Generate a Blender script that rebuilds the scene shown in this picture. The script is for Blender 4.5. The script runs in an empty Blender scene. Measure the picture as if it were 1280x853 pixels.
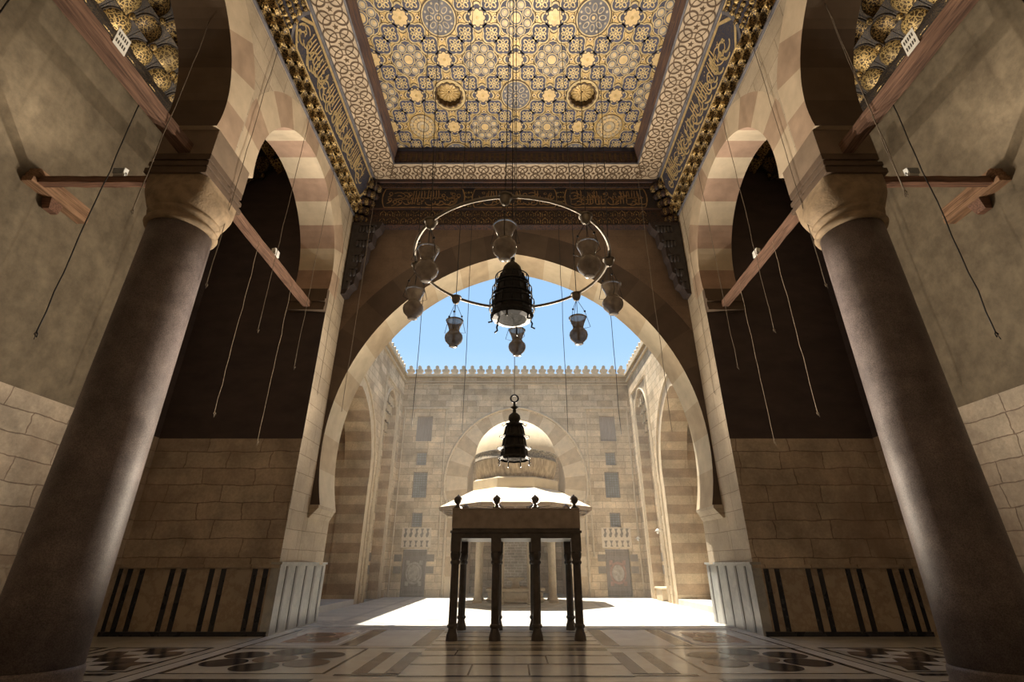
import bpy, bmesh, math, random
from mathutils import Vector, Matrix
from mathutils.geometry import tessellate_polygon
R = random.Random(7)
PI = math.pi
scene = bpy.context.scene
col = scene.collection

# ------------------------------------------------------------------ objects
class MB:
    def __init__(s):
        s.v = []; s.f = []; s.m = []; s.sm = []
    def add(s, vs, fs, mi=0, smooth=False):
        b = len(s.v); s.v += [tuple(p) for p in vs]
        for f in fs:
            s.f.append([b + i for i in f]); s.m.append(mi); s.sm.append(smooth)
    def quad(s, a, b, c, d, mi=0): s.add([a, b, c, d], [(0, 1, 2, 3)], mi)
    def box(s, x0, y0, z0, x1, y1, z1, mi=0):
        vs = [(x, y, z) for x in (x0, x1) for y in (y0, y1) for z in (z0, z1)]
        s.add(vs, [(0, 1, 3, 2), (4, 6, 7, 5), (0, 4, 5, 1), (2, 3, 7, 6), (0, 2, 6, 4), (1, 5, 7, 3)], mi)
    def hexa(s, lo, hi, mi=0):
        "two quads of four points joined"
        s.add(list(lo) + list(hi), [(3, 2, 1, 0), (4, 5, 6, 7), (0, 1, 5, 4), (1, 2, 6, 5), (2, 3, 7, 6), (3, 0, 4, 7)], mi)
    def poly(s, pts, mi=0):
        s.add(pts, [tuple(range(len(pts)))], mi)
    def lathe(s, prof, c=(0, 0, 0), n=32, mi=0, smooth=True, rot=0.0, caps=True):
        vs = []
        for r, z in prof:
            for k in range(n):
                a = rot + 2 * PI * k / n
                vs.append((c[0] + r * math.cos(a), c[1] + r * math.sin(a), c[2] + z))
        fs = []
        for i in range(len(prof) - 1):
            for k in range(n):
                k2 = (k + 1) % n
                fs.append((i * n + k, i * n + k2, (i + 1) * n + k2, (i + 1) * n + k))
        s.add(vs, fs, mi, smooth)
        if caps:
            m = len(prof) - 1
            if prof[0][0] > 1e-4: s.add(vs[:n], [tuple(range(n))[::-1]], mi)
            if prof[m][0] > 1e-4: s.add(vs[m * n:], [tuple(range(n))], mi)
    def tube(s, pts, r, n=6, mi=0, smooth=True, closed=False):
        pts = [Vector(p) for p in pts]; L = len(pts); vs = []
        rr = r if isinstance(r, (list, tuple)) else [r] * L
        up = None
        for i, p in enumerate(pts):
            if closed: t = pts[(i + 1) % L] - pts[i - 1]
            else: t = pts[min(i + 1, L - 1)] - pts[max(i - 1, 0)]
            t.normalize()
            if up is None:
                up = Vector((0, 0, 1)) if abs(t.z) < .9 else Vector((1, 0, 0))
            a = up - t * up.dot(t)
            if a.length < 1e-4: a = t.orthogonal()
            a.normalize(); up = a
            b = t.cross(a)
            for k in range(n):
                w = 2 * PI * k / n
                vs.append(p + a * math.cos(w) * rr[i] + b * math.sin(w) * rr[i])
        fs = []
        for i in range(L if closed else L - 1):
            j = (i + 1) % L
            for k in range(n):
                k2 = (k + 1) % n
                fs.append((i * n + k, i * n + k2, j * n + k2, j * n + k))
        if not closed:
            fs += [tuple(range(n))[::-1], tuple((L - 1) * n + k for k in range(n))]
        s.add(vs, fs, mi, smooth)
    def sphere(s, c, r, n=12, mi=0, sq=(1, 1, 1)):
        prof = [(max(1e-5, math.sin(PI * i / (n // 2))), -math.cos(PI * i / (n // 2))) for i in range(n // 2 + 1)]
        vs = []; 
        for a, z in prof:
            for k in range(n):
                w = 2 * PI * k / n
                vs.append((c[0] + r * sq[0] * a * math.cos(w), c[1] + r * sq[1] * a * math.sin(w), c[2] + r * sq[2] * z))
        fs = []
        for i in range(len(prof) - 1):
            for k in range(n):
                k2 = (k + 1) % n
                fs.append((i * n + k, i * n + k2, (i + 1) * n + k2, (i + 1) * n + k))
        s.add(vs, fs, mi, True)
    def extrude(s, pts, fn, d0, d1, mi=0, side=None):
        "flat outline pts (u,v) -> fn(u,v,d); front, back and sides"
        n = len(pts); side = mi if side is None else side
        tris = tessellate_polygon([[Vector((p[0], p[1], 0)) for p in pts]])
        A = [fn(p[0], p[1], d0) for p in pts]; B = [fn(p[0], p[1], d1) for p in pts]
        s.add(A, tris, mi); s.add(B, [t[::-1] for t in tris], mi)
        for i in range(n):
            j = (i + 1) % n
            s.add([A[i], A[j], B[j], B[i]], [(0, 1, 2, 3)], side)
    def build(s, name, mats, parent=None, kind=None, bevel=0.0, recalc=True):
        me = bpy.data.meshes.new(name)
        me.from_pydata(s.v, [], s.f)
        mats = mats if isinstance(mats, (list, tuple)) else [mats]
        for m in mats: me.materials.append(m)
        me.polygons.foreach_set('material_index', s.m)
        me.polygons.foreach_set('use_smooth', s.sm)
        me.update()
        if recalc or bevel:
            bm = bmesh.new(); bm.from_mesh(me)
            bmesh.ops.remove_doubles(bm, verts=bm.verts, dist=1e-5)
            bmesh.ops.recalc_face_normals(bm, faces=bm.faces)
            bm.to_mesh(me); bm.free()
        o = bpy.data.objects.new(name, me); col.objects.link(o)
        if bevel:
            md = o.modifiers.new('bevel', 'BEVEL'); md.width = bevel; md.segments = 2; md.limit_method = 'ANGLE'
        if parent: o.parent = parent
        if kind: o['kind'] = kind
        return o

def empty(name, loc=(0, 0, 0), rz=0.0):
    o = bpy.data.objects.new(name, None); col.objects.link(o)
    o.location = loc; o.rotation_euler = (0, 0, rz); o.empty_display_size = .1
    return o
def tag(o, label, cat, group=None, kind=None):
    o['label'] = label; o['category'] = cat
    if group: o['group'] = group
    if kind: o['kind'] = kind
    return o
def copy_tree(o, parent=None):
    c = o.copy(); col.objects.link(c)
    if parent: c.parent = parent
    for ch in [x for x in o.children]: copy_tree(ch, c)
    return c
def struct(mb, name, mats, **k): return mb.build(name, mats, kind='structure', **k)

# ------------------------------------------------------------------ materials
class NT:
    def __init__(s, name):
        s.mat = bpy.data.materials.new(name); s.mat.use_nodes = True
        s.t = s.mat.node_tree; s.t.nodes.clear()
        s.out = s.n('ShaderNodeOutputMaterial'); s.b = s.n('ShaderNodeBsdfPrincipled')
        s.l(s.b.outputs[0], s.out.inputs[0])
    def n(s, k, **p):
        x = s.t.nodes.new(k)
        for a, v in p.items(): setattr(x, a, v)
        return x
    def l(s, a, b): s.t.links.new(a, b)
    def val(s, sock, v):
        if isinstance(v, bpy.types.NodeSocket): s.l(v, sock)
        else: sock.default_value = v
    def math(s, op, a, b=0.0, c=None):
        x = s.n('ShaderNodeMath', operation=op); s.val(x.inputs[0], a); s.val(x.inputs[1], b)
        if c is not None: s.val(x.inputs[2], c)
        return x.outputs[0]
    def mix(s, f, a, b, mode='MIX'):
        x = s.n('ShaderNodeMix', data_type='RGBA', blend_type=mode)
        s.val(x.inputs[0], f); s.val(x.inputs[6], a); s.val(x.inputs[7], b)
        return x.outputs[2]
    def pos(s):
        g = s.n('ShaderNodeNewGeometry'); sp = s.n('ShaderNodeSeparateXYZ'); s.l(g.outputs['Position'], sp.inputs[0])
        return g.outputs['Position'], sp.outputs
    def noise(s, vec, scale, detail=4, rough=.55, stretch=None):
        if stretch:
            m = s.n('ShaderNodeMapping'); m.inputs['Scale'].default_value = stretch; s.l(vec, m.inputs[0]); vec = m.outputs[0]
        x = s.n('ShaderNodeTexNoise'); s.l(vec, x.inputs['Vector'])
        x.inputs['Scale'].default_value = scale; x.inputs['Detail'].default_value = detail; x.inputs['Roughness'].default_value = rough
        return x.outputs[0]
    def ramp(s, f, a, b, x0=0.3, x1=0.7):
        r = s.n('ShaderNodeValToRGB'); s.l(f, r.inputs[0])
        e = r.color_ramp.elements; e[0].position = x0; e[0].color = c4(a); e[1].position = x1; e[1].color = c4(b)
        return r.outputs[0]
    def bump(s, h, strength=.3, dist=.02, prev=None):
        b = s.n('ShaderNodeBump'); b.inputs['Strength'].default_value = strength; b.inputs['Distance'].default_value = dist
        s.l(h, b.inputs['Height'])
        if prev is not None: s.l(prev, b.inputs['Normal'])
        return b.outputs[0]
    def set(s, color=None, rough=None, metal=None, normal=None, **k):
        if color is not None: s.val(s.b.inputs['Base Color'], color if isinstance(color, bpy.types.NodeSocket) else c4(color))
        if rough is not None: s.val(s.b.inputs['Roughness'], rough)
        if metal is not None: s.b.inputs['Metallic'].default_value = metal
        if normal is not None: s.l(normal, s.b.inputs['Normal'])
        for a, v in k.items(): s.b.inputs[a].default_value = v
        return s.mat
def c4(c): return (c[0], c[1], c[2], 1.0)
def mul(c, k): return (c[0] * k, c[1] * k, c[2] * k)

def plain(name, c, rough=.7, metal=0.0, var=.25, scale=6.0, bump=.15, dist=.006):
    t = NT(name); p, _ = t.pos(); n = t.noise(p, scale, 5)
    color = t.ramp(n, mul(c, 1 - var), mul(c, 1 + var))
    n2 = t.noise(p, scale * 6, 3)
    return t.set(color, rough, metal, t.bump(n2, bump, dist))

def ashlar(name, c1, c2, mortar, bw=.8, bh=.35, stripe=None, var=.18, msize=.012, bump=.45, rough=.85, stain=None, wobble=.05):
    "coursed stone; stripe = second colour of alternate courses"
    t = NT(name); p, o = t.pos()
    u = t.math('ADD', o[0], o[1])
    wob = t.noise(p, 1.3, 4)
    v = t.math('ADD', o[2], t.math('MULTIPLY', wob, wobble))
    u = t.math('ADD', u, t.math('MULTIPLY', wob, wobble * 2))
    cmb = t.n('ShaderNodeCombineXYZ'); t.l(u, cmb.inputs[0]); t.l(v, cmb.inputs[1])
    b = t.n('ShaderNodeTexBrick'); t.l(cmb.outputs[0], b.inputs['Vector'])
    b.inputs['Scale'].default_value = 1.0
    b.inputs['Brick Width'].default_value = bw; b.inputs['Row Height'].default_value = bh
    b.inputs['Mortar Size'].default_value = msize; b.inputs['Mortar Smooth'].default_value = .3
    b.inputs['Bias'].default_value = 0.0
    b.offset = .42; b.squash = .8; b.squash_frequency = 3
    b.inputs['Color1'].default_value = c4(c1); b.inputs['Color2'].default_value = c4(c2); b.inputs['Mortar'].default_value = c4(mortar)
    c = b.outputs['Color']
    if stripe is not None:
        row = t.math('FLOOR', t.math('DIVIDE', v, bh))
        alt = t.math('MODULO', t.math('ABSOLUTE', row), 2.0)
        fac = t.math('MULTIPLY', alt, t.math('SUBTRACT', 1.0, b.outputs['Fac']))
        c = t.mix(fac, c, c4(stripe))
    n1 = t.noise(p, 1.1, 5, .6); n2 = t.noise(p, 14, 5, .65)
    c = t.mix(1.0, c, t.ramp(n1, (1 - var * 1.5,) * 3, (1 + var,) * 3), 'MULTIPLY')
    c = t.mix(1.0, c, t.ramp(n2, (1 - var * .7,) * 3, (1 + var * .5,) * 3), 'MULTIPLY')
    if stain is not None:
        n3 = t.noise(p, .55, 6, .7, (1, 1, .45))
        c = t.mix(t.ramp(n3, (0, 0, 0), (.8, .8, .8), .52, .72), c, c4(stain))
    h = t.math('SUBTRACT', t.math('MULTIPLY', n2, .35), b.outputs['Fac'])
    return t.set(c, rough, 0.0, t.bump(h, bump, .03))

def marble(name, c, vein, rough=.3, scale=1.2, amt=.5, tile=0):
    t = NT(name); p, _ = t.pos()
    n = t.noise(p, scale, 8, .65); w = t.noise(p, scale * .35, 3)
    d = t.math('ABSOLUTE', t.math('SUBTRACT', n, .5))
    f = t.math('SUBTRACT', 1.0, t.math('MINIMUM', t.math('MULTIPLY', d, 14), 1.0))
    cc = t.mix(t.math('MULTIPLY', f, amt), c4(c), c4(vein))
    cc = t.mix(1.0, cc, t.ramp(w, (.80,) * 3, (1.12,) * 3), 'MULTIPLY')
    n2 = t.noise(p, 2, 4)
    rr = t.math('ADD', t.math('MULTIPLY', n2, .2), rough - .12)
    return t.set(cc, rr, 0.0)

def wood(name, c1, c2, axis=1, rough=.75, scale=2.0):
    t = NT(name); p, _ = t.pos()
    st = [14, 14, 14]; st[axis] = .8
    n = t.noise(p, scale, 6, .6, tuple(st))
    c = t.ramp(n, c1, c2, .35, .65)
    return t.set(c, rough, 0.0, t.bump(n, .4, .01))

def arabesque(name, base, gold, scale=9.0, width=.09, metal=.35, rough=.5, dark=(.03, .02, .012)):
    "carved scroll work: gilded wave lines over a darker ground"
    t = NT(name); p, _ = t.pos()
    v = t.n('ShaderNodeTexVoronoi', feature='DISTANCE_TO_EDGE'); v.inputs['Scale'].default_value = scale
    nz = t.n('ShaderNodeTexNoise'); nz.inputs['Scale'].default_value = scale * .8; t.l(p, nz.inputs['Vector'])
    add = t.n('ShaderNodeVectorMath', operation='MULTIPLY_ADD'); t.l(nz.outputs['Color'], add.inputs[0]); add.inputs[1].default_value = (.12, .12, .12); t.l(p, add.inputs[2])
    t.l(add.outputs[0], v.inputs['Vector'])
    line = t.math('LESS_THAN', v.outputs['Distance'], width)
    v2 = t.n('ShaderNodeTexVoronoi'); v2.inputs['Scale'].default_value = scale * 1.7; t.l(add.outputs[0], v2.inputs['Vector'])
    dot = t.math('LESS_THAN', v2.outputs['Distance'], .28)
    f = t.math('MAXIMUM', line, dot)
    big = t.noise(p, 1.6, 4)
    g = t.mix(t.ramp(big, (0, 0, 0), (.7, .7, .7), .4, .7), c4(gold), c4(dark))
    c = t.mix(f, c4(base), g)
    return t.set(c, rough, metal, t.bump(f, .6, .015))

M = {}
# courtyard, sun and sky lit limestone
M['court'] = ashlar('court_stone', (.41, .30, .18), (.64, .51, .345), (.27, .195, .12), .95, .38, None, .24, .012)
M['court_ablaq'] = ashlar('court_striped_stone', (.52, .40, .26), (.60, .47, .31), (.38, .28, .175), 1.1, .42, (.42, .30, .19), .22, .008)
M['court_ring_a'] = plain('court_voussoir_pale', (.55, .44, .30), .85, 0, .14, 3)
M['court_ring_b'] = plain('court_voussoir_tan', (.42, .31, .19), .85, 0, .16, 3)
M['court_trim'] = plain('court_moulding_stone', (.52, .42, .29), .85, 0, .14, 4)
M['rubble'] = ashlar('rubble_wall', (.20, .16, .12), (.28, .23, .17), (.42, .36, .28), .42, .15, None, .3, .02, .9)
# iwan
M['lime'] = ashlar('iwan_stone', (.40, .325, .235), (.47, .39, .29), (.20, .155, .105), 1.15, .5, None, .14, .008, .4)
M['roughstone'] = ashlar('rough_lower_stone', (.43, .345, .26), (.52, .44, .34), (.27, .20, .15), 1.5, .46, None, .24, .012, 1.0, stain=(.30, .22, .16), wobble=.16)
M['ring_a'] = plain('voussoir_cream', (.52, .42, .30), .85, 0, .12, 2.5)
M['ring_b'] = plain('voussoir_rose', (.37, .265, .185), .85, 0, .16, 2.5)
M['soffit_a'] = plain('soffit_cream', (.55, .46, .34), .85, 0, .12, 2.5)
M['soffit_b'] = plain('soffit_rose', (.36, .245, .18), .85, 0, .18, 2.5)
M['soffit_dark_a'] = plain('smoked_soffit', (.15, .105, .07), .85, 0, .14, 2)  # shade under the near arch put into these darker colours
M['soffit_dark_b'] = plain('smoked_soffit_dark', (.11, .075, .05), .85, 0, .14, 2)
M['smoke'] = ashlar('smoked_face_stone', (.16, .108, .072), (.18, .122, .082), (.13, .09, .06), 1.2, .5, None, .16, .006, .2)  # great arch front: its shade is painted into face and ring colours
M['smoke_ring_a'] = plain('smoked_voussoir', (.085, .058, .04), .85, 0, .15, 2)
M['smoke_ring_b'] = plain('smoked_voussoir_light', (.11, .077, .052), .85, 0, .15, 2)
M['jamb_a'] = plain('arch_soffit_cream', (.50, .42, .30), .85, 0, .12, 2)
M['jamb_b'] = plain('arch_soffit_ochre', (.42, .33, .22), .85, 0, .14, 2)
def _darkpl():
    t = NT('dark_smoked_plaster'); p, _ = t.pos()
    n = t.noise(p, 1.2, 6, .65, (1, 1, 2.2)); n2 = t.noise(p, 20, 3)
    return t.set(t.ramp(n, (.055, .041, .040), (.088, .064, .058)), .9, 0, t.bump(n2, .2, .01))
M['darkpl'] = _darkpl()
def _plaster():
    t = NT('olive_plaster'); p, _ = t.pos()
    n = t.noise(p, .9, 7, .62, (1, 1.6, 1.0)); n2 = t.noise(p, 3.2, 6, .7); n3 = t.noise(p, 25, 3)
    c = t.ramp(n, (.125, .096, .062), (.215, .172, .115), .3, .7)
    c = t.mix(1.0, c, t.ramp(n2, (.68,) * 3, (1.15,) * 3), 'MULTIPLY')
    return t.set(c, .9, 0, t.bump(n3, .25, .01))
M['plaster'] = _plaster()
M['granite'] = None
def _granite():
    t = NT('granite'); p, _ = t.pos()
    n = t.noise(p, 3.0, 6, .7); n2 = t.noise(p, 60, 3, .8); n3 = t.noise(p, .8, 4, .6)
    c = t.ramp(n, (.10, .075, .07), (.20, .16, .148), .3, .7)
    c = t.mix(1.0, c, t.ramp(n2, (.6,) * 3, (1.3,) * 3, .4, .6), 'MULTIPLY')
    c = t.mix(1.0, c, t.ramp(n3, (.7,) * 3, (1.2,) * 3), 'MULTIPLY')
    return t.set(c, .55, 0, t.bump(n, .35, .02))
M['granite'] = _granite()
M['capital'] = plain('capital_stone', (.27, .195, .12), .8, 0, .3, 5, .5, .02)
M['impost'] = plain('impost_mould', (.10, .065, .042), .8, 0, .2, 4)
M['beam'] = wood('old_beam_wood', (.085, .045, .03), (.25, .14, .092), 1)
M['beamx'] = wood('old_cross_beam_wood', (.09, .045, .028), (.24, .12, .075), 0)
M['plank'] = wood('plank_wood', (.16, .085, .045), (.36, .21, .12), 1)
M['carved'] = wood('carved_dark_wood', (.018, .014, .016), (.055, .036, .03), 2)
M['dikka'] = plain('tribune_dark_marble', (.075, .06, .05), .38, 0, .35, 5, .1)
M['dikka_panel'] = plain('tribune_panel_marble', (.30, .24, .19), .5, 0, .25, 4, .1)
M['white'] = plain('white_paint', (.8, .8, .76), .5, 0, .05)
M['paper'] = plain('paper', (.78, .76, .7), .8, 0, .03)
M['ink'] = plain('ink', (.06, .055, .05), .8, 0, .03)
M['rope'] = plain('rope_fibre', (.16, .125, .09), .9, 0, .2, 30)
M['rope_light'] = plain('rope_pale_fibre', (.42, .34, .25), .9, 0, .2, 30)
M['cable'] = plain('dark_cable', (.03, .026, .024), .6, .3, .2, 30)
M['bronze'] = plain('lantern_bronze', (.03, .029, .031), .5, .6, .3, 20)
M['bronze2'] = plain('lantern_old_bronze', (.04, .034, .025), .6, .4, .3, 20)
M['iron'] = plain('ring_iron', (.26, .225, .18), .55, .6, .2, 10)
def _glass():
    t = NT('lamp_glass'); p, _ = t.pos()
    n = t.noise(p, 12, 4)
    t.set(t.ramp(n, (.42, .37, .33), (.70, .64, .58)), .14)
    t.b.inputs['Transmission Weight'].default_value = .6
    t.b.inputs['IOR'].default_value = 1.25
    return t.mat
M['glass'] = _glass()
def _clear():
    t = NT('lantern_clear_glass'); p, _ = t.pos()
    t.set(t.ramp(t.noise(p, 12, 4), (.32, .29, .25), (.5, .46, .40)), .25)
    t.b.inputs['Transmission Weight'].default_value = .96
    t.b.inputs['IOR'].default_value = 1.12
    return t.mat
M['lantern_glass'] = _clear()
M['bead'] = plain('dark_bead', (.02, .018, .02), .35, .2, .1)
# ceiling
M['gold'] = plain('ceiling_gold', (.50, .35, .14), .42, .25, .3, 5, .2)
M['goldlight'] = plain('ceiling_pale_gold', (.60, .44, .22), .45, .15, .2, 8, .2)
M['goldline'] = plain('ceiling_gold_line', (.50, .39, .20), .45, .2, .25, 8, .2)
M['blue'] = plain('ceiling_blue', (.055, .056, .095), .6, 0, .4, 4, .1)
M['slate'] = plain('ceiling_slate', (.125, .122, .14), .6, 0, .3, 4, .1)
M['brown'] = plain('ceiling_brown', (.085, .05, .022), .6, 0, .3, 8, .1)
M['greygold'] = plain('ceiling_grey_gold', (.43, .36, .25), .5, .1, .35, 6, .1)
M['cream'] = plain('border_cream', (.47, .375, .27), .6, 0, .2, 3, .1)
M['interlace'] = plain('border_interlace', (.11, .07, .04), .6, 0, .2, 8, .1)
M['framewood'] = wood('painted_frame', (.035, .035, .06), (.20, .11, .07), 1)
M['framewoodx'] = wood('painted_frame_cross', (.03, .03, .05), (.13, .07, .045), 0)
M['muqgold'] = arabesque('gilded_carving', (.10, .065, .03), (.80, .58, .24), 11, .10)
M['muqdark'] = arabesque('gilded_carving_dark', (.045, .03, .02), (.55, .38, .15), 13, .07)
M['muqframe'] = plain('carved_frame_slate', (.04, .034, .034), .5, .1, .3, 6)
M['muqplate'] = arabesque('carved_cell_frames', (.035, .03, .032), (.13, .095, .055), 15, .06, .1, .6)
M['panelblue'] = arabesque('inscription_ground', (.035, .042, .085), (.13, .10, .06), 16, .05, .1, .6)
M['frieze'] = arabesque('frieze_ground', (.018, .016, .024), (.05, .03, .018), 14, .05, .1, .6)
M['friezelow'] = arabesque('frieze_lower_band', (.018, .014, .018), (.075, .034, .022), 9, .10, .1, .6)
M['friezegold'] = plain('frieze_gold_letters', (.30, .19, .09), .5, .3, .35, 6)
# floor
M['fl_base'] = marble('floor_pale_marble', (.62, .59, .52), (.42, .37, .30), .2, .7, .2)
M['fl_pale'] = marble('floor_cream_marble', (.70, .66, .57), (.50, .43, .34), .18, .6, .2)
M['fl_white'] = marble('floor_white_slab', (.76, .74, .70), (.56, .53, .50), .18, .6, .2)
M['fl_dark'] = marble('floor_dark_marble', (.035, .033, .038), (.06, .055, .055), .22, 1.5, .3)
M['fl_brown'] = marble('floor_brown_marble', (.17, .125, .10), (.22, .165, .13), .24, .8, .2)
M['fl_navy'] = marble('floor_navy_marble', (.02, .024, .04), (.05, .05, .06), .22, 1.5, .3)
M['fl_rose'] = marble('floor_rose_marble', (.42, .27, .20), (.28, .18, .13), .28, 1.0, .4)
M['fl_court'] = marble('court_white_marble', (.66, .63, .57), (.5, .47, .42), .45, .7, .4)
M['fl_grey'] = marble('court_grey_marble', (.47, .45, .42), (.36, .34, .32), .45, .7, .4)
M['dado'] = marble('dado_marble', (.46, .38, .28), (.24, .16, .10), .4, 2.0, .5)
M['dado_grey'] = marble('dado_grey_marble', (.42, .42, .39), (.25, .26, .27), .35, 1.5, .5)
M['dado_bar'] = marble('dado_black_marble', (.022, .025, .035), (.06, .06, .07), .3, 2, .3)
M['dado_line'] = marble('dado_slate_marble', (.20, .19, .18), (.12, .12, .12), .35, 2, .3)
# fountain
M['dome'] = plain('dome_plaster', (.60, .49, .33), .8, 0, .12, 1.8)
def _domestain():
    t = NT('dome_stained_plaster'); p, _ = t.pos()
    n = t.noise(p, 3.2, 6, .7, (2.2, 2.2, .35)); n2 = t.noise(p, 1.2, 4)
    c = t.ramp(n, (.20, .14, .085), (.50, .39, .25), .36, .62)
    return t.set(c, .85, 0, t.bump(n, .2, .01))
M['domestain'] = _domestain()
M['domeband'] = arabesque('dome_carved_band', (.10, .08, .055), (.36, .29, .20), 9, .10, 0, .8)
M['roof'] = plain('awning_plaster', (.72, .64, .50), .8, 0, .07, 2)
M['awning_wood'] = wood('awning_underside', (.13, .085, .05), (.30, .21, .13), 0)
M['fcol'] = plain('fountain_marble_column', (.46, .38, .27), .55, 0, .15, 5)
M['woodgrey'] = wood('weathered_shutter', (.20, .16, .14), (.30, .25, .22), 2)
M['grille'] = plain('grille_iron', (.17, .16, .15), .6, .2, .2, 8)
M['pane'] = plain('window_pane', (.26, .28, .30), .2, 0, .2, 3)
M['door'] = wood('court_door_wood', (.15, .12, .10), (.23, .19, .16), 2)
M['door_red'] = plain('door_inlay_red', (.30, .17, .13), .7, 0, .3, 8)
M['door_pale'] = plain('door_inlay_pale', (.34, .29, .24), .7, 0, .3, 6)
M['inlay_dark'] = plain('inlay_slate', (.20, .165, .13), .8, 0, .2, 6)
M['inlay_pale'] = plain('inlay_cream', (.60, .50, .37), .8, 0, .12, 6)

# ------------------------------------------------------------------ arches & walls
def arc_pts(c, a, zs, rise, z0, n=24, off=0.0):
    "pointed arch; starts at z0 (may lie below the centre height zs: horseshoe)"
    cx = (rise * rise - a * a) / (2 * a); Rr = a + cx
    ths = -math.asin(max(-1, min(1, (zs - z0) / Rr))); tha = math.acos(cx / Rr)
    Ro = Rr + off; tho = math.acos(cx / Ro)
    L = []
    for i in range(n + 1):
        th = ths + (tho if off else tha) * 0 + ((tho if off else tha) - ths) * i / n
        L.append((c + cx - Ro * math.cos(th), zs + Ro * math.sin(th)))
    Rt = [(2 * c - x, z) for x, z in L[:-1]][::-1]
    return L + Rt
def arch_run(c, a, zs, rise, z0, zb, n=24, ring=.5, course=.45):
    H = arc_pts(c, a, zs, rise, z0, n); O = [(x, max(z, z0)) for x, z in arc_pts(c, a, zs, rise, z0, n, ring)]
    if zb < z0 - 1e-6:
        k = max(1, int(round((z0 - zb) / course))); zsx = [zb + (z0 - zb) * i / k for i in range(k)]
        xl = H[0][0]; ol = O[0][0]; xr = H[-1][0]; orr = O[-1][0]
        H = [(xl, z) for z in zsx] + H + [(xr, z) for z in zsx[::-1]]
        O = [(ol, z) for z in zsx] + O + [(orr, z) for z in zsx[::-1]]
    return H, O
def wall(mb, fn, outer, runs, d, wallm, ringm, soffm, every=3, soff_fn=None, holes=(), backm=None):
    """outer: (u,z) polygon that already contains the ring outlines of the runs;
    runs: (H,O) pairs; fn(u,z,depth) -> xyz"""
    loops = [[Vector((p[0], p[1], 0)) for p in outer]] + [[Vector((p[0], p[1], 0)) for p in h] for h in holes]
    flat = [p for lp in loops for p in lp]
    tris = tessellate_polygon(loops)
    backm = wallm if backm is None else backm
    mb.add([fn(p.x, p.y, 0) for p in flat], tris, wallm)
    mb.add([fn(p.x, p.y, d) for p in flat], [t[::-1] for t in tris], backm)
    for h in holes:
        for i in range(len(h)):
            j = (i + 1) % len(h)
            mb.quad(fn(*h[i], 0), fn(*h[j], 0), fn(*h[j], d), fn(*h[i], d), wallm)
    inrun = set()
    for H, O in runs:
        for p in O: inrun.add((round(p[0], 4), round(p[1], 4)))
        n = len(H)
        for i in range(n - 1):
            k = (i // every) % 2
            mb.quad(fn(*H[i], 0), fn(*H[i + 1], 0), fn(*O[i + 1], 0), fn(*O[i], 0), ringm[k])
            mb.quad(fn(*H[i], d), fn(*O[i], d), fn(*O[i + 1], d), fn(*H[i + 1], d), ringm[k])
            mb.quad(fn(*H[i], 0), fn(*H[i], d), fn(*H[i + 1], d), fn(*H[i + 1], 0), soffm[k])
        for a, b in ((H[0], O[0]), (H[-1], O[-1])):
            mb.quad(fn(*a, 0), fn(*b, 0), fn(*b, d), fn(*a, d), ringm[0])
    n = len(outer)
    for i in range(n):
        a, b = outer[i], outer[(i + 1) % n]
        ka, kb = (round(a[0], 4), round(a[1], 4)), (round(b[0], 4), round(b[1], 4))
        if ka in inrun and kb in inrun: continue
        mb.quad(fn(*a, 0), fn(*b, 0), fn(*b, d), fn(*a, d), wallm)

# ------------------------------------------------------------------ dimensions
PX = 6.14      # inner face of the arcades
TH = 1.15      # arcade thickness
AX = 10.25     # aisle outer wall
YE = 13.95     # aisle end wall
YA = 15.3      # front of the great arch wall
YB = 16.7      # its courtyard side
ZC = 13.6      # foot of the painted cornice
ZR = 15.43     # ceiling border
ZP = 16.2      # painted ceiling panel
CY = 8.03      # columns
CX = 7.1; CYF = 29.6; ZT = 12.65   # courtyard
YN = -4.0

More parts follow.
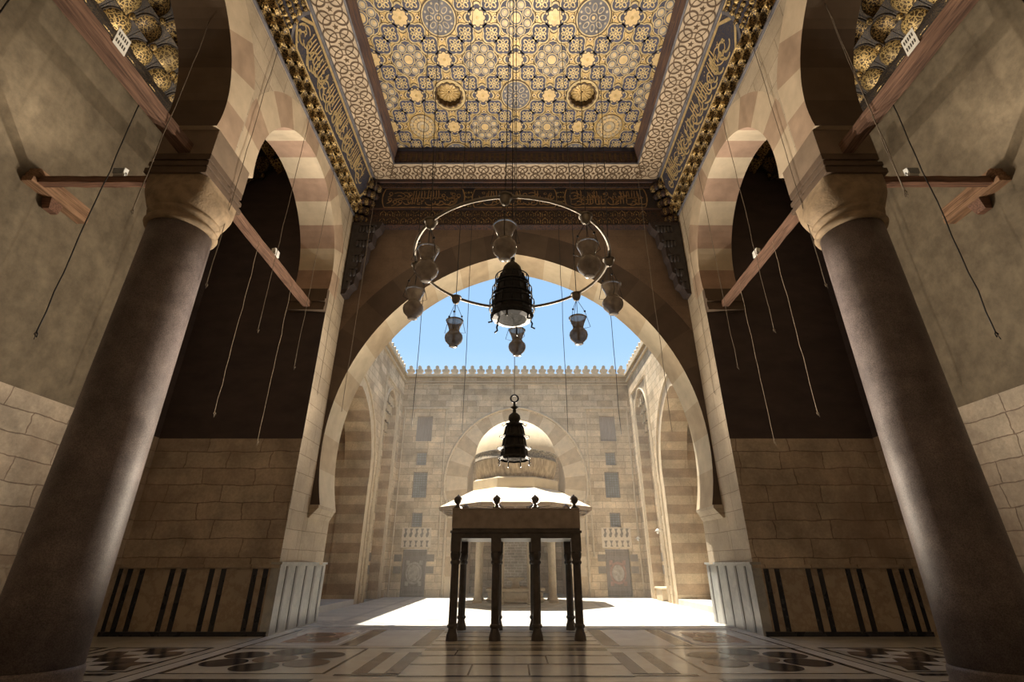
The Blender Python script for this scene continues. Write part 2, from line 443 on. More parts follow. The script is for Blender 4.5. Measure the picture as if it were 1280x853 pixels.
# ------------------------------------------------------------------ floor
def build_floor():
    mats = ['fl_base', 'fl_pale', 'fl_white', 'fl_dark', 'fl_brown', 'fl_navy', 'fl_rose', 'fl_court', 'fl_grey']
    idx = {k: i for i, k in enumerate(mats)}
    mb = MB()
    mb.box(-14, YN, -.3, 14, CYF + 6, 0, idx['fl_base'])
    def rect(x0, y0, x1, y1, m, lv=1):
        z = .002 * lv
        mb.quad((x0, y0, z), (x1, y0, z), (x1, y1, z), (x0, y1, z), idx[m])
    def both(x0, y0, x1, y1, m, lv=1):
        rect(x0, y0, x1, y1, m, lv); rect(-x1, y0, -x0, y1, m, lv)
    def disc(x, y, r, m, lv=3, n=28):
        for s in (-1, 1):
            mb.poly([(s * x + r * math.cos(2 * PI * k / n), y + r * math.sin(2 * PI * k / n), .002 * lv) for k in range(n)], idx[m])
    def frame(x0, y0, x1, y1, w, m, lv=2):
        both(x0, y0, x1, y0 + w, m, lv); both(x0, y1 - w, x1, y1, m, lv)
        both(x0, y0 + w, x0 + w, y1 - w, m, lv); both(x1 - w, y0 + w, x1, y1 - w, m, lv)
    # bays in the hall: repeated unit of 3.1 m
    for y0 in (9.2, 5.9, 2.6, -.7):
        # centre slabs
        rect(-1.87, y0, 1.87, y0 + 2.85, 'fl_pale', 1)
        for yy, w, m in ((y0 - .06, .1, 'fl_dark'), (y0 + .95, .10, 'fl_dark'), (y0 + 1.85, .12, 'fl_dark'), (y0 + 2.5, .14, 'fl_dark'), (y0 + 2.72, .07, 'fl_brown')):
            rect(-1.87, yy, 1.87, yy + w, m, 2)
        for xx, ya, yb in ((-.78, y0 + .04, y0 + .95), (.55, y0 + 1.05, y0 + 1.85), (-1.2, y0 + 1.97, y0 + 2.5), (.2, y0 + .04, y0 + .95)):
            rect(xx, ya, xx + .03, yb, 'fl_brown', 3)
        both(1.87, y0 + .2, 2.13, y0 + 2.3, 'fl_brown', 2); both(2.13, y0 + .2, 2.4, y0 + 2.3, 'fl_pale', 2)
        both(2.4, y0 + .2, 2.66, y0 + 2.3, 'fl_brown', 2); both(1.87, y0 + .02, 2.9, y0 + .14, 'fl_dark', 2)
        both(2.66, y0, 3.07, y0 + 2.85, 'fl_pale', 1)
        # roundel panel
        both(3.07, y0 + .1, 5.75, y0 + 2.8, 'fl_pale', 1); frame(3.07, y0 + .16, 5.75, y0 + 2.75, .06, 'fl_dark', 2)
        cx, cy = 4.47, y0 + 1.54
        disc(cx, cy, .40, 'fl_brown')
        for k, m in enumerate(('fl_dark', 'fl_navy', 'fl_brown', 'fl_dark', 'fl_navy', 'fl_dark')):
            a = PI / 2 + k * PI / 3 + .02
            disc(cx + .86 * math.cos(a), cy + .80 * math.sin(a), .40, m)
        both(3.1, y0 - .52, 5.75, y0 - .22, 'fl_navy', 2)
        # cross band
        rect(-6.1, y0 + 2.86, 6.1, y0 + 3.1, 'fl_pale', 1); rect(-6.1, y0 + 2.82, 6.1, y0 + 2.87, 'fl_dark', 2)
        # aisle checker
        for s in (-1, 1):
            ya, yb = y0 + .45, y0 + 2.75
            n = 4; mrow = 6
            for i in range(n):
                for j in range(mrow):
                    x0 = 6.5 + i * .38; dx = .15 if j % 2 else 0; ex = .15 - dx
                    y = ya + j * (yb - ya) / mrow; yy = y + (yb - ya) / mrow
                    m = ('fl_dark', 'fl_white', 'fl_brown')[(i + j * 2) % 3]
                    xs = [s * (x0 + dx), s * (x0 + .38 + dx), s * (x0 + .38 + ex), s * (x0 + ex)]
                    mb.add([(xs[0], y, .006), (xs[1], y, .006), (xs[2], yy, .006), (xs[3], yy, .006)], [(0, 1, 2, 3)], idx[m])
        frame(6.35, y0 + .3, 8.4, y0 + 2.9, .07, 'fl_dark', 2); frame(8.6, y0 + .3, 10.1, y0 + 2.9, .09, 'fl_dark', 2)
        both(6.42, y0 + .02, 10.0, y0 + .2, 'fl_navy', 2)
    # long pale bands beside the arcades
    both(5.80, YN, 6.08, YA, 'fl_white', 2); both(5.76, YN, 5.80, YA, 'fl_dark', 2); both(6.08, YN, 6.12, YE, 'fl_dark', 2)
    # bay under and behind the tribune
    rect(-1.85, 12.35, 1.85, 15.2, 'fl_pale', 1)
    for yy in (12.45, 13.05, 13.75, 14.6): rect(-1.85, yy, 1.85, yy + .12, 'fl_brown', 2)
    both(1.9, 12.35, 2.25, 15.2, 'fl_brown', 2); both(2.25, 12.35, 3.45, 15.2, 'fl_white', 2); both(3.45, 12.35, 3.82, 15.2, 'fl_brown', 2)
    both(3.9, 12.4, 5.7, 15.2, 'fl_white', 1); frame(3.9, 12.45, 5.7, 15.15, .07, 'fl_grey', 2)
    both(4.2, 12.8, 5.3, 14.6, 'fl_rose', 3)
    disc(4.5, 13.3, .36, 'fl_brown', 4); disc(4.85, 14.1, .36, 'fl_brown', 4)
    rect(-6.1, 15.3, 6.1, 15.5, 'fl_grey', 2); rect(-6.1, 15.62, 6.1, 15.9, 'fl_white', 2); rect(-6.1, 15.98, 6.1, 16.08, 'fl_grey', 2)
    # courtyard paving
    rect(-CX, 16.1, CX, CYF + .1, 'fl_court', 1)
    for y in (17.4, 19.0, 20.4, 22.3, 24.2, 26.2, 28.0): rect(-CX, y, CX, y + .16, 'fl_grey', 2)
    for y in (17.9, 23.1, 27.1): rect(-5.2, y, 5.2, y + .07, 'fl_grey', 2)
    for x in (1.9, 3.5, 5.3): both(x, 16.2, x + .22, CYF, 'fl_grey', 3)
    for x in (2.6, 4.4): disc(x, 18.1, .42, 'fl_grey', 4)
    for j in range(5):
        for i in range(6): both(3.9 + i * .5 + (.25 if j % 2 else 0), 16.35 + j * .2, 4.15 + i * .5 + (.25 if j % 2 else 0), 16.55 + j * .2, 'fl_grey', 4)
    return struct(mb, 'floor', [M[k] for k in mats], recalc=False)
build_floor()

# ------------------------------------------------------------------ arcades
def arcade(s):
    "s=-1 left, +1 right"
    fn = lambda u, z, d: (s * (PX + d), u, z)
    zsp, zc0 = 9.8, 10.35
    near = arch_run(4.70, 2.66, zc0, 2.75, zsp, zsp, 24, .95)
    far = arch_run(11.35, 2.60, zc0, 2.65, zsp, zsp, 24, .85)
    back = arch_run(-1.95, 2.66, zc0, 2.75, zsp, zsp, 24, .95)
    zi = 9.15
    zz = ZC + 1.9
    def clampz(O): return [(u, min(z, ZC - .02)) for u, z in O]
    def clip(run, lo, hi): 
        H, O = run; return H, [(min(max(u, lo), hi), min(z, ZC - .02)) for u, z in O]
    mid_n, mid_b = CY, 1.38
    near = clip(near, mid_b + .02, mid_n - .02); far = clip(far, mid_n + .02, 14.6); back = clip(back, YN + .1, mid_b - .02)
    outer = [(YN, zz), (YN, zsp)]
    outer += [(back[1][0][0], zsp)] if False else []
    outer += back[1] + near[1] + far[1] + [(13.97, zsp), (13.97, 1.5), (YA + .5, 1.5), (YA + .5, zz)]
    # jamb pieces below: impost blocks and the pier
    mb = MB()
    wall(mb, fn, outer, [back, near, far], TH, 0, (1, 2), (3, 4), every=4)
    # pier nose down to the floor
    y0 = YE
    # shade of the near arch soffit, painted as a darker skin
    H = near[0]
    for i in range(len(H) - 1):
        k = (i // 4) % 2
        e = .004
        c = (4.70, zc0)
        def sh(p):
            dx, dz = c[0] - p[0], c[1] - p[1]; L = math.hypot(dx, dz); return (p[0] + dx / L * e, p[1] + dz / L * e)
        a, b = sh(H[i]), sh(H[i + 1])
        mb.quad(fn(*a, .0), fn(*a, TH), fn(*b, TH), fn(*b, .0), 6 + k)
    # impost courses over the columns
    for cy in (CY, 1.38):
        mb.box(min(s * PX, s * (PX + TH)), cy - .62, zi, max(s * PX, s * (PX + TH)), cy + .62, zsp + .001, 8)
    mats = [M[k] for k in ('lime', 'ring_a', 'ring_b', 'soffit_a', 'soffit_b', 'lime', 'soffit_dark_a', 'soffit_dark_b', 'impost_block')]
    return struct(mb, 'wall_left' if s < 0 else 'wall_right', mats)
M['impost_block'] = plain('impost_block_stone', (.20, .145, .10), .85, 0, .2, 2)
for s in (-1, 1): arcade(s)

# lower inner faces of the piers: dado, stone above, corbel
def pier(s):
    mb = MB()
    def bx(x0, y0, z0, x1, y1, z1, m): mb.box(min(s * x0, s * x1), y0, z0, max(s * x0, s * x1), y1, z1, m)
    bx(6.06, YE - .07, 0, 6.3, 17.15, 1.6, 0)
    bx(6.02, YE - .11, 1.6, 6.3, 17.2, 1.66, 0)
    # fine vertical bars
    for y, w in ((14.25, .10), (14.85, .12), (15.55, .10), (16.2, .14), (16.85, .10)):
        bx(6.045, y, .04, 6.07, y + w, 1.56, 1)
    bx(6.3, 15.3, 0, 7.3, 17.1, 1.64, 2)
    struct(mb, 'trim_1' if s < 0 else 'trim_2', [M['dado_grey'], M['dado_line'], M['court']])
for s in (-1, 1): pier(s)

# ------------------------------------------------------------------ aisle end walls, outer walls
def aisle(s):
    def fb(mb, x0, y0, z0, x1, y1, z1, m): mb.box(min(s * x0, s * x1), y0, z0, max(s * x0, s * x1), y1, z1, m)
    mb = MB()
    fb(mb, PX + .001, YE, 1.58, AX + .4, YE + .6, 4.89, 0)
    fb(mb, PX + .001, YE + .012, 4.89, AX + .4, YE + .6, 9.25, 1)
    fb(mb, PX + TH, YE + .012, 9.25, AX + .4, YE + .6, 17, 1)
    fb(mb, PX + .001, YE + .001, 0, AX + .4, YE + .6, 1.6, 0)
    # impost corbel of the small arch
    for k, (za, zb, p) in enumerate(((9.0, 9.12, .05), (9.12, 9.3, .02), (9.3, 9.42, .07), (9.42, 9.8, .0))):
        fb(mb, PX - .0, YE - p - .12, za, PX + TH, YE + .05, zb, 2)
    struct(mb, 'wall_end_left' if s < 0 else 'wall_end_right', [M['roughstone'], M['darkpl'], M['soffit_dark_b']])
    # dado with paired black bars
    mb = MB()
    fb(mb, PX - .02, YE - .05, 0, AX, YE + .01, 1.52, 0)
    fb(mb, PX - .05, YE - .09, 1.52, AX, YE + .01, 1.60, 2)
    for a, b in ((6.36, 6.64), (7.44, 7.74), (8.46, 8.75), (9.53, 9.84), (10.1, 10.2)):
        for x in (a, b): fb(mb, x, YE - .058, .02, x + .13, YE - .04, 1.5, 1)
    fb(mb, PX - .02, YE - .12, 0, AX, YE - .04, .1, 1)
    struct(mb, 'baseboard_end_left' if s < 0 else 'baseboard_end_right', [M['dado'], M['dado_bar'], M['roughstone']])
    mb = MB()
    fb(mb, AX, YN, 0, AX + .5, YE + .6, 4.91, 0)
    fb(mb, AX + .01, YN, 4.91, AX + .5, 12.6, 17, 1)
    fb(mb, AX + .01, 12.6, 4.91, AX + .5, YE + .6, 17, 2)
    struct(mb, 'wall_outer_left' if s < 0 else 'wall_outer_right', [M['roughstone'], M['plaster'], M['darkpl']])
    mb = MB()
    fb(mb, AX - .05, YN, 0, AX + .01, YE, 1.54, 0); fb(mb, AX - .08, YN, 1.54, AX + .01, YE, 1.6, 0)
    y = YE - .5
    while y > 0:
        for q in (0, .3): fb(mb, AX - .058, y - q, .02, AX - .04, y - q - .13, 1.5, 1)
        y -= 1.06
    struct(mb, 'baseboard_outer_left' if s < 0 else 'baseboard_outer_right', [M['dado'], M['dado_bar']])
    # aisle ceiling
    mb = MB()
    fb(mb, PX + TH - .1, YN, 15.75, AX + .4, YE + .3, 15.95, 0)
    struct(mb, 'ceiling_aisle_left' if s < 0 else 'ceiling_aisle_right', M['muqdark'])
for s in (-1, 1): aisle(s)
# end of the hall behind the viewer and the roof over everything
mb = MB(); mb.box(-AX - .5, YN - .5, 0, AX + .5, YN, 17.3, 0); struct(mb, 'wall_qibla', M['lime'])
mb = MB(); mb.box(-AX - .6, YN - .6, 17.0, AX + .6, YB, 17.4, 0); struct(mb, 'roof', M['court'])

# ------------------------------------------------------------------ great arch wall
def great_arch():
    mb = MB()
    fn = lambda u, z, d: (u, YA + d, z)
    a, zs, rise = 6.07, 5.0, 7.15
    H, O = arch_run(0, a, zs, rise, 3.2, 3.2, 33, 1.05)
    # ring kept inside the bay
    outer = [(-AX - .5, 0), (-7.0, 0), (-7.0, 3.2)] + O + [(7.0, 3.2), (7.0, 0), (AX + .5, 0), (AX + .5, 17.4), (-AX - .5, 17.4)]
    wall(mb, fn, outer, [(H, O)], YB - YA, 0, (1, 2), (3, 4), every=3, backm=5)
    # jambs under the springing, each a flat pilaster with a worn corbel
    for s in (-1, 1):
        def bx(x0, y0, z0, x1, y1, z1, m): mb.box(min(s * x0, s * x1), y0, z0, max(s * x0, s * x1), y1, z1, m)
        bx(6.14, YA, 0, 7.05, YB, 3.2, 6)
        mb.hexa([(s * 6.137, YA - .25, 1.6), (s * 6.3, YA - .25, 1.6), (s * 6.3, YB, 1.6), (s * 6.0, YB, 1.6)], [(s * 6.137, YA - .25, 2.86), (s * 6.3, YA - .25, 2.86), (s * 6.3, YB, 2.86), (s * 6.0, YB, 2.86)], 6)
        mb.hexa([(s * 6.10, YA - .06, 2.85), (s * 6.3, YA - .06, 2.85), (s * 6.3, YB, 2.85), (s * 6.0, YB, 2.85)],
                [(s * 5.87, YA - .04, 3.12), (s * 6.3, YA - .04, 3.12), (s * 6.3, YB + .03, 3.12), (s * 5.87, YB + .03, 3.12)], 6)
        bx(5.85, YA - .06, 3.12, 6.3, YB + .04, 3.22, 6)
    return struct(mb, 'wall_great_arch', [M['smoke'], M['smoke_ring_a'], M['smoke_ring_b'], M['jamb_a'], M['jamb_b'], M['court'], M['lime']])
great_arch()

# ------------------------------------------------------------------ muqarnas niche cells
def niche(mb, o, rt, out, w, h, mi=0, fi=1, dep=None, n=8, m=7, up=(0, 0, 1)):
    "arched concave cell: o = lower middle point on the front plane; up is +z"
    o, rt, out = Vector(o), Vector(rt), Vector(out); up = Vector(up)
    r0 = w * .42; dep = r0 if dep is None else dep; hs = h * .45; ht = h * .93
    vs = []
    for j in range(m + 1):
        t = j / m
        if t <= .4: z = hs * t / .4; r = r0
        else:
            q = (t - .4) / .6; z = hs + (ht - hs) * math.sin(q * PI / 2); r = max(1e-3, r0 * math.cos(q * PI / 2))
        for i in range(n + 1):
            a = PI * i / n
            vs.append(o + rt * (-math.cos(a) * r) - out * (math.sin(a) * r / r0 * dep) + up * z)
    fs = [(j * (n + 1) + i, j * (n + 1) + i + 1, (j + 1) * (n + 1) + i + 1, (j + 1) * (n + 1) + i) for j in range(m) for i in range(n)]
    mb.add(vs, fs, mi, True)
    # frame plate around the opening
    L = [vs[j * (n + 1)] for j in range(m + 1)]; Rr = [vs[j * (n + 1) + n] for j in range(m + 1)]
    for side, A in ((-1, L), (1, Rr)):
        for j in range(m):
            b0 = o + rt * side * w / 2 + up * (A[j] - o).dot(up); b1 = o + rt * side * w / 2 + up * (A[j + 1] - o).dot(up)
            mb.add([A[j], A[j + 1], b1, b0], [(0, 1, 2, 3)], fi)
    tl = o - rt * w / 2 + up * ht; tr = o + rt * w / 2 + up * ht
    mb.quad(tl, tr, tr + up * (h - ht), tl + up * (h - ht), fi)
    # raised rim
    pts = [p + out * .012 for p in L] + [p + out * .012 for p in Rr[::-1][1:]]
    mb.tube(pts, w * .035, 5, fi)
def ledge(mb, a, b, out, d, z, mi):
    a, b, out = Vector(a), Vector(b), Vector(out)
    mb.quad(Vector((a.x, a.y, z)), Vector((b.x, b.y, z)), Vector((b.x, b.y, z)) + out * d, Vector((a.x, a.y, z)) + out * d, mi)

def aisle_muqarnas(s):
    "gilded honeycomb cove over the aisle walls"
    mb = MB()
    # inclined cove of big shells rising from the outer wall
    w, h = .80, .66; up = Vector((-s * .70, 0, .714)); out = Vector((-s * .714, 0, -.70)); o0 = Vector((s * (AX - .05), 0, 13.72))
    rnd = random.Random(21)
    for k in range(4):
        y = YE - .15 + (w / 2 if k % 2 else 0)
        while y - w > 1.6:
            c = o0 + up * (h * .86 * k) + Vector((0, y - w / 2, 0)) + out * (.05 * (k % 2))
            q = rnd.random()
            niche(mb, c, (0, 1, 0), out, w * .98, h, 2 if q < .25 else 0, 1, dep=.30 if q < .25 else -.20, n=10, m=8, up=up)
            mb.sphere(c + Vector((0, w / 2, 0)) + out * .05 + up * .12, .075, 8, 0, (1, 1, 1.5))
            y -= w
    # backing slope
    x0, x1 = s * (AX - .0), s * (AX - 1.6)
    mb.quad((x0 + s * .3, 1.6, 14.05), (x0 + s * .3, YE, 14.05), (x0 - s * 1.9, YE, 16.3), (x0 - s * 1.9, 1.6, 16.3), 1)
    mb.box(min(s * AX, s * (AX - .3)), 2.2, 13.60, max(s * AX, s * (AX - .3)), YE, 13.75, 1)
    struct(mb, 'trim_muqarnas_left' if s < 0 else 'trim_muqarnas_right', [M['muqgold'], M['muqplate'], M['muqdark']])
for s in (-1, 1): aisle_muqarnas(s)

# ------------------------------------------------------------------ writing: letter strokes on a plane
def ribbon(mb, fn, pts, w, mi, d=.014):
    n = len(pts); L = []; Rr = []
    for i, p in enumerate(pts):
        a = pts[max(i - 1, 0)]; b = pts[min(i + 1, n - 1)]
        tx, ty = b[0] - a[0], b[1] - a[1]; q = math.hypot(tx, ty) or 1
        f = math.sin(PI * (i + .6) / (n + .2)) ** .5; ww = w * (.35 + .65 * f) / 2
        L.append(fn(p[0] - ty / q * ww, p[1] + tx / q * ww, d)); Rr.append(fn(p[0] + ty / q * ww, p[1] - tx / q * ww, d))
    mb.add(L + Rr, [(i, i + 1, n + i + 1, n + i) for i in range(n - 1)], mi)
def bez(p0, p1, p2, n=7):
    return [((1 - t) ** 2 * p0[0] + 2 * t * (1 - t) * p1[0] + t * t * p2[0], (1 - t) ** 2 * p0[1] + 2 * t * (1 - t) * p1[1] + t * t * p2[1]) for t in [i / n for i in range(n + 1)]]
def script_line(mb, fn, u0, u1, v0, v1, mi, rnd, w=.045):
    H = v1 - v0; u = u0 + .05
    while u < u1 - .12:
        k = rnd.random(); 
        if k < .38:      # shafts
            for j in range(rnd.choice((1, 2, 2, 3))):
                if u > u1 - .08: break
                b = v0 + H * rnd.uniform(.12, .3); t = v0 + H * rnd.uniform(.82, .97); le = rnd.uniform(-.03, .03)
                ribbon(mb, fn, bez((u + le, t), (u + .015, (b + t) / 2), (u, b), 5), w, mi); u += rnd.uniform(.09, .13)
            ribbon(mb, fn, bez((u - .12, v0 + H * .2), (u - .02, v0 + H * .08), (u + .1, v0 + H * .25), 5), w, mi)
        elif k < .62:    # bowl
            r = rnd.uniform(.13, .2); zc = v0 + H * rnd.uniform(.3, .42)
            ribbon(mb, fn, [(u + r - r * math.cos(a), zc - r * .8 * math.sin(a)) for a in [PI * 1.1 * i / 8 for i in range(9)]], w, mi); u += r * 1.2
            ribbon(mb, fn, [(u + .02 * 0 + .05 * math.cos(a), zc + H * .25 + .05 * math.sin(a)) for a in [2 * PI * i / 8 for i in range(9)]], w * .7, mi)
        elif k < .8:     # loop
            r = rnd.uniform(.05, .075); zc = v0 + H * rnd.uniform(.35, .6)
            ribbon(mb, fn, [(u + r + r * math.cos(a), zc + r * math.sin(a)) for a in [2 * PI * i / 9 for i in range(10)]], w * .9, mi)
            ribbon(mb, fn, bez((u + 2 * r, zc), (u + 2 * r, zc - .2 * H), (u - .05, zc - .32 * H), 6), w, mi); u += r * 2 + .06
        else:            # long sweep
            L = rnd.uniform(.25, .45)
            ribbon(mb, fn, bez((u, v0 + H * .62), (u + L * .6, v0 + H * .85), (u + L, v0 + H * .45), 7), w, mi)
            ribbon(mb, fn, bez((u, v0 + H * .1), (u + L * .5, v0 - H * .0), (u + L, v0 + H * .28), 7), w, mi)
            ribbon(mb, fn, bez((u + L * .3, v0 + H * .35), (u + L * .5, v0 + H * .5), (u + L * .75, v0 + H * .3), 5), w, mi); u += L * .75
        if rnd.random() < .7:
            x, z = u - .06, v0 + H * rnd.choice((.55, .72, .9)); q = w * .5
            mb.add([fn(x - q, z, .014), fn(x, z + q, .014), fn(x + q, z, .014), fn(x, z - q, .014)], [(0, 1, 2, 3)], mi)

# ------------------------------------------------------------------ main cornice along the side walls
def side_cornice(s):
    mb = MB()
    y0, y1 = YN, YA - .2
    bx = lambda x0, ya, z0, x1, yb, z1, m: mb.box(min(s * x0, s * x1), ya, z0, max(s * x0, s * x1), yb, z1, m)
    bx(6.08, y0, ZC - .04, 6.3, y1 + .3, ZC + .02, 4)           # blue-grey fillet at the foot
    # bracket row of small gilded cells
    y = y1
    while y > 2.0:
        w = .46
        niche(mb, (s * (6.02), y - w / 2, ZC + .02), (0, 1, 0), (-s, 0, 0), w * .98, .34, 2, 0, dep=.2, n=6, m=5)
        niche(mb, (s * (5.90), y - w, ZC + .30), (0, 1, 0), (-s, 0, 0), w * .98, .30, 2, 0, dep=.16, n=6, m=5)
        mb.sphere((s * 5.97, y, ZC + .14), .055, 8, 0, (1, 1, 1.7)); mb.sphere((s * 5.86, y - w / 2, ZC + .36), .05, 8, 0, (1, 1, 1.5))
        y -= w
    # backing
    mb.quad((s * 6.2, y0, ZC), (s * 6.2, y1 + .3, ZC), (s * 5.98, y1 + .3, ZC + .62), (s * 5.98, y0, ZC + .62), 2)
    # inclined inscription cove
    A = (5.93, ZC + .60); B = (5.62, ZR - .16)
    L = math.hypot(B[0] - A[0], B[1] - A[1]); dx, dz = (B[0] - A[0]) / L, (B[1] - A[1]) / L
    nx, nz = -dz, dx
    def fn(u, v, d): return (s * (A[0] + dx * v + (-abs(nx)) * d), u, A[1] + dz * v - abs(nz) * d)
    mb.add([fn(y0, 0, 0), fn(y1 + .3, 0, 0), fn(y1 + .3, L, 0), fn(y0, L, 0)], [(0, 1, 2, 3)], 3)
    rnd = random.Random(11 + s)
    for ya, yb in ((8.15, 14.75), (1.0, 7.55)):
        cap = .55
        out = [(ya, L * .5), (ya + cap, L * .97), (yb - cap * .4, L * .97), (yb, L * .5), (yb - cap * .4, L * .03), (ya + cap, L * .03)]
        for w, d, m in ((.045, .02, 1), (.02, .026, 5)):
            for i in range(6):
                a, b = out[i], out[(i + 1) % 6]
                ribbon(mb, fn, [a, ((a[0] + b[0]) / 2, (a[1] + b[1]) / 2), b], w * 2.2, m, d)
        if s < 0: f2 = lambda u, v, d: fn(ya + yb - u, v, d)
        else: f2 = fn
        script_line(mb, f2, ya + .5, yb - .35, L * .10, L * .9, 1, rnd, .062)
        script_line(mb, f2, ya + .7, yb - .5, L * .22, L * .98, 5, rnd, .042)
    # carved cluster between the panels
    for (yc) in (7.85,):
        for i in range(5):
            for j in range(4):
                v = L * (.12 + .25 * j)
                c = fn(yc - .3 + .15 * i + (.07 if j % 2 else 0), v, .03)
                mb.sphere(c, .075, 8, 2 if (i + j) % 2 else 0)
        for e in (-1, 1):
            ribbon(mb, fn, bez((yc + e * .55, L), (yc + e * .2, L * .5), (yc + e * .55, 0), 8), .12, 4, .03)
    # top mouldings
    mb.tube([(s * 5.63, y0, ZR - .13), (s * 5.63, y1, ZR - .13)], .035, 6, 5)
    bx(5.54, y0, ZR - .07, 5.75, y1 + .3, ZR + .08, 4)
    struct(mb, 'trim_cornice_left' if s < 0 else 'trim_cornice_right', [M['muqgold'], M['goldline'], M['muqdark'], M['panelblue'], M['slate'], M['goldlight']])
for s in (-1, 1): side_cornice(s)

# ------------------------------------------------------------------ end frieze above the great arch
def frieze():
    mb = MB()
    yf = 15.02
    mb.box(-PX, yf + .06, 13.30, PX, YA + .02, 14.06, 0)
    mb.box(-PX, yf - .02, 13.27, PX, YA + .02, 13.34, 0)
    mb.box(-PX, yf + .0, 14.02, PX, YA + .02, 14.10, 1)
    mb.box(-PX, yf + .03, 14.10, PX, YA + .02, 15.10, 2)
    mb.box(-PX, yf - .06, 15.08, PX, YA + .02, 15.28, 0)
    mb.box(-5.6, yf - .12, 15.28, 5.6, YA + .02, ZR + .1, 1)
    fn = lambda u, z, d: (u, yf + .03 - d, z)
    rnd = random.Random(5)
    # small row of pointed cells in the lower band
    k = 0; x = -5.1
    while x < 5.1:
        for z, h in ((13.38, .28), (13.72, .28)):
            ribbon(mb, lambda u, zz, d: (u, yf + .06 - d, zz), [(x - .1, z), (x - .1, z + h * .6), (x, z + h), (x + .1, z + h * .6), (x + .1, z)], .035, 4)
            mb.sphere((x, yf + .05, z + .08), .035, 6, 4)
        x += .27
    for xa, xb in ((-5.1, -2.1), (-1.6, 1.5), (2.0, 5.0)):
        for a, b in (((xa, 14.14), (xb, 14.14)), ((xa, 15.05), (xb, 15.05))):
            ribbon(mb, fn, [a, ((a[0] + b[0]) / 2, a[1]), b], .05, 3)
        for xx, e in ((xa, -1), (xb, 1)):
            ribbon(mb, fn, bez((xx, 14.14), (xx + e * .2, 14.6), (xx, 15.05), 6), .05, 3)
        script_line(mb, fn, xa + .08, xb - .05, 14.2, 14.78, 3, rnd, .046)
        script_line(mb, fn, xa + .1, xb - .08, 14.5, 15.02, 3, rnd, .04)
    for xx in (-1.85, 1.75):
        for j in range(4):
            for i in range(3): mb.sphere((xx - .1 + .1 * i, yf + .02, 14.2 + .22 * j), .05, 6, 4)
    # corner clusters
    for s in (-1, 1):
        for j in range(5):
            z = 13.55 + .36 * j; r = .16 + .10 * j
            for i in range(6):
                a = PI / 2 * (i + .5) / 6
                c = (s * (PX - .05) - s * (r + .15) * math.cos(a) * 1.1, YA - .1 - (r + .1) * math.sin(a) * .9, z)
                mb.sphere(c, .13, 8, 4 if (i + j) % 2 else 0, (1, 1, 1.35))
            mb.lathe([(.02, -.18), (r * .8 + .1, 0.0), (r * .8 + .18, .2)], (s * (PX - .02), YA - .05, z), 14, 0, False)
    struct(mb, 'trim_frieze', [M['friezelow'], M['framewoodx'], M['frieze'], M['friezegold'], M['muqdark']])
frieze()

# carved wooden brackets hanging in the two corners
def bracket(s):
    t = empty('carved_corner_bracket', (s * 6.1, YA - .2, 10.2))
    ox, oy, oz = s * 6.1, YA - .2, 10.2
    pts = [(6.13, 10.2), (5.98, 10.22), (5.86, 10.5), (5.72, 10.62), (5.70, 11.0), (5.58, 11.1), (5.55, 11.6), (5.46, 11.8), (5.44, 12.3), (5.30, 12.4), (5.27, 12.85), (5.08, 13.05), (5.0, 13.3), (6.13, 13.3)]
    mb = MB()
    f = lambda u, z, d: (s * u - ox, YA - .02 - d - oy, z - oz)
    mb.extrude(pts, f, 0, .42, 0)
    b = mb.build('board', M['carved'], t)
    mb = MB()
    mb.hexa([(s * 5.95 - ox, YA - .46 - oy, .2), (s * 6.1 - ox, YA - .46 - oy, .2), (s * 6.1 - ox, YA - .43 - oy, .2), (s * 5.95 - ox, YA - .43 - oy, .2)], [(s * 5.35 - ox, YA - .46 - oy, 2.95), (s * 6.1 - ox, YA - .46 - oy, 2.95), (s * 6.1 - ox, YA - .43 - oy, 2.95), (s * 5.35 - ox, YA - .43 - oy, 2.95)])
    for (x, z, w) in ((5.9, 10.55, .2), (5.82, 11.05, .3), (5.72, 11.65, .4), (5.62, 12.3, .5), (5.5, 12.95, .6)):
        for k in range(int(w / .12)):
            mb.sphere((s * (x - .0 + .12 * k - w / 2 + .1) - ox, YA - .46 - oy, z - oz), .075, 8, 0, (1, .8, 2.2))
        mb.box(min(s * (x - w / 2), s * (x + w / 2)) - ox, YA - .5 - oy, z + .14 - oz, max(s * (x - w / 2), s * (x + w / 2)) - ox, YA - .42 - oy, z + .2 - oz, 0)
    mb.build('carving', M['muqframe'], t)
    tag(t, 'dark carved wooden bracket hanging in the %s corner under the painted frieze' % ('left' if s < 0 else 'right'), 'bracket')
for s in (-1, 1): bracket(s)

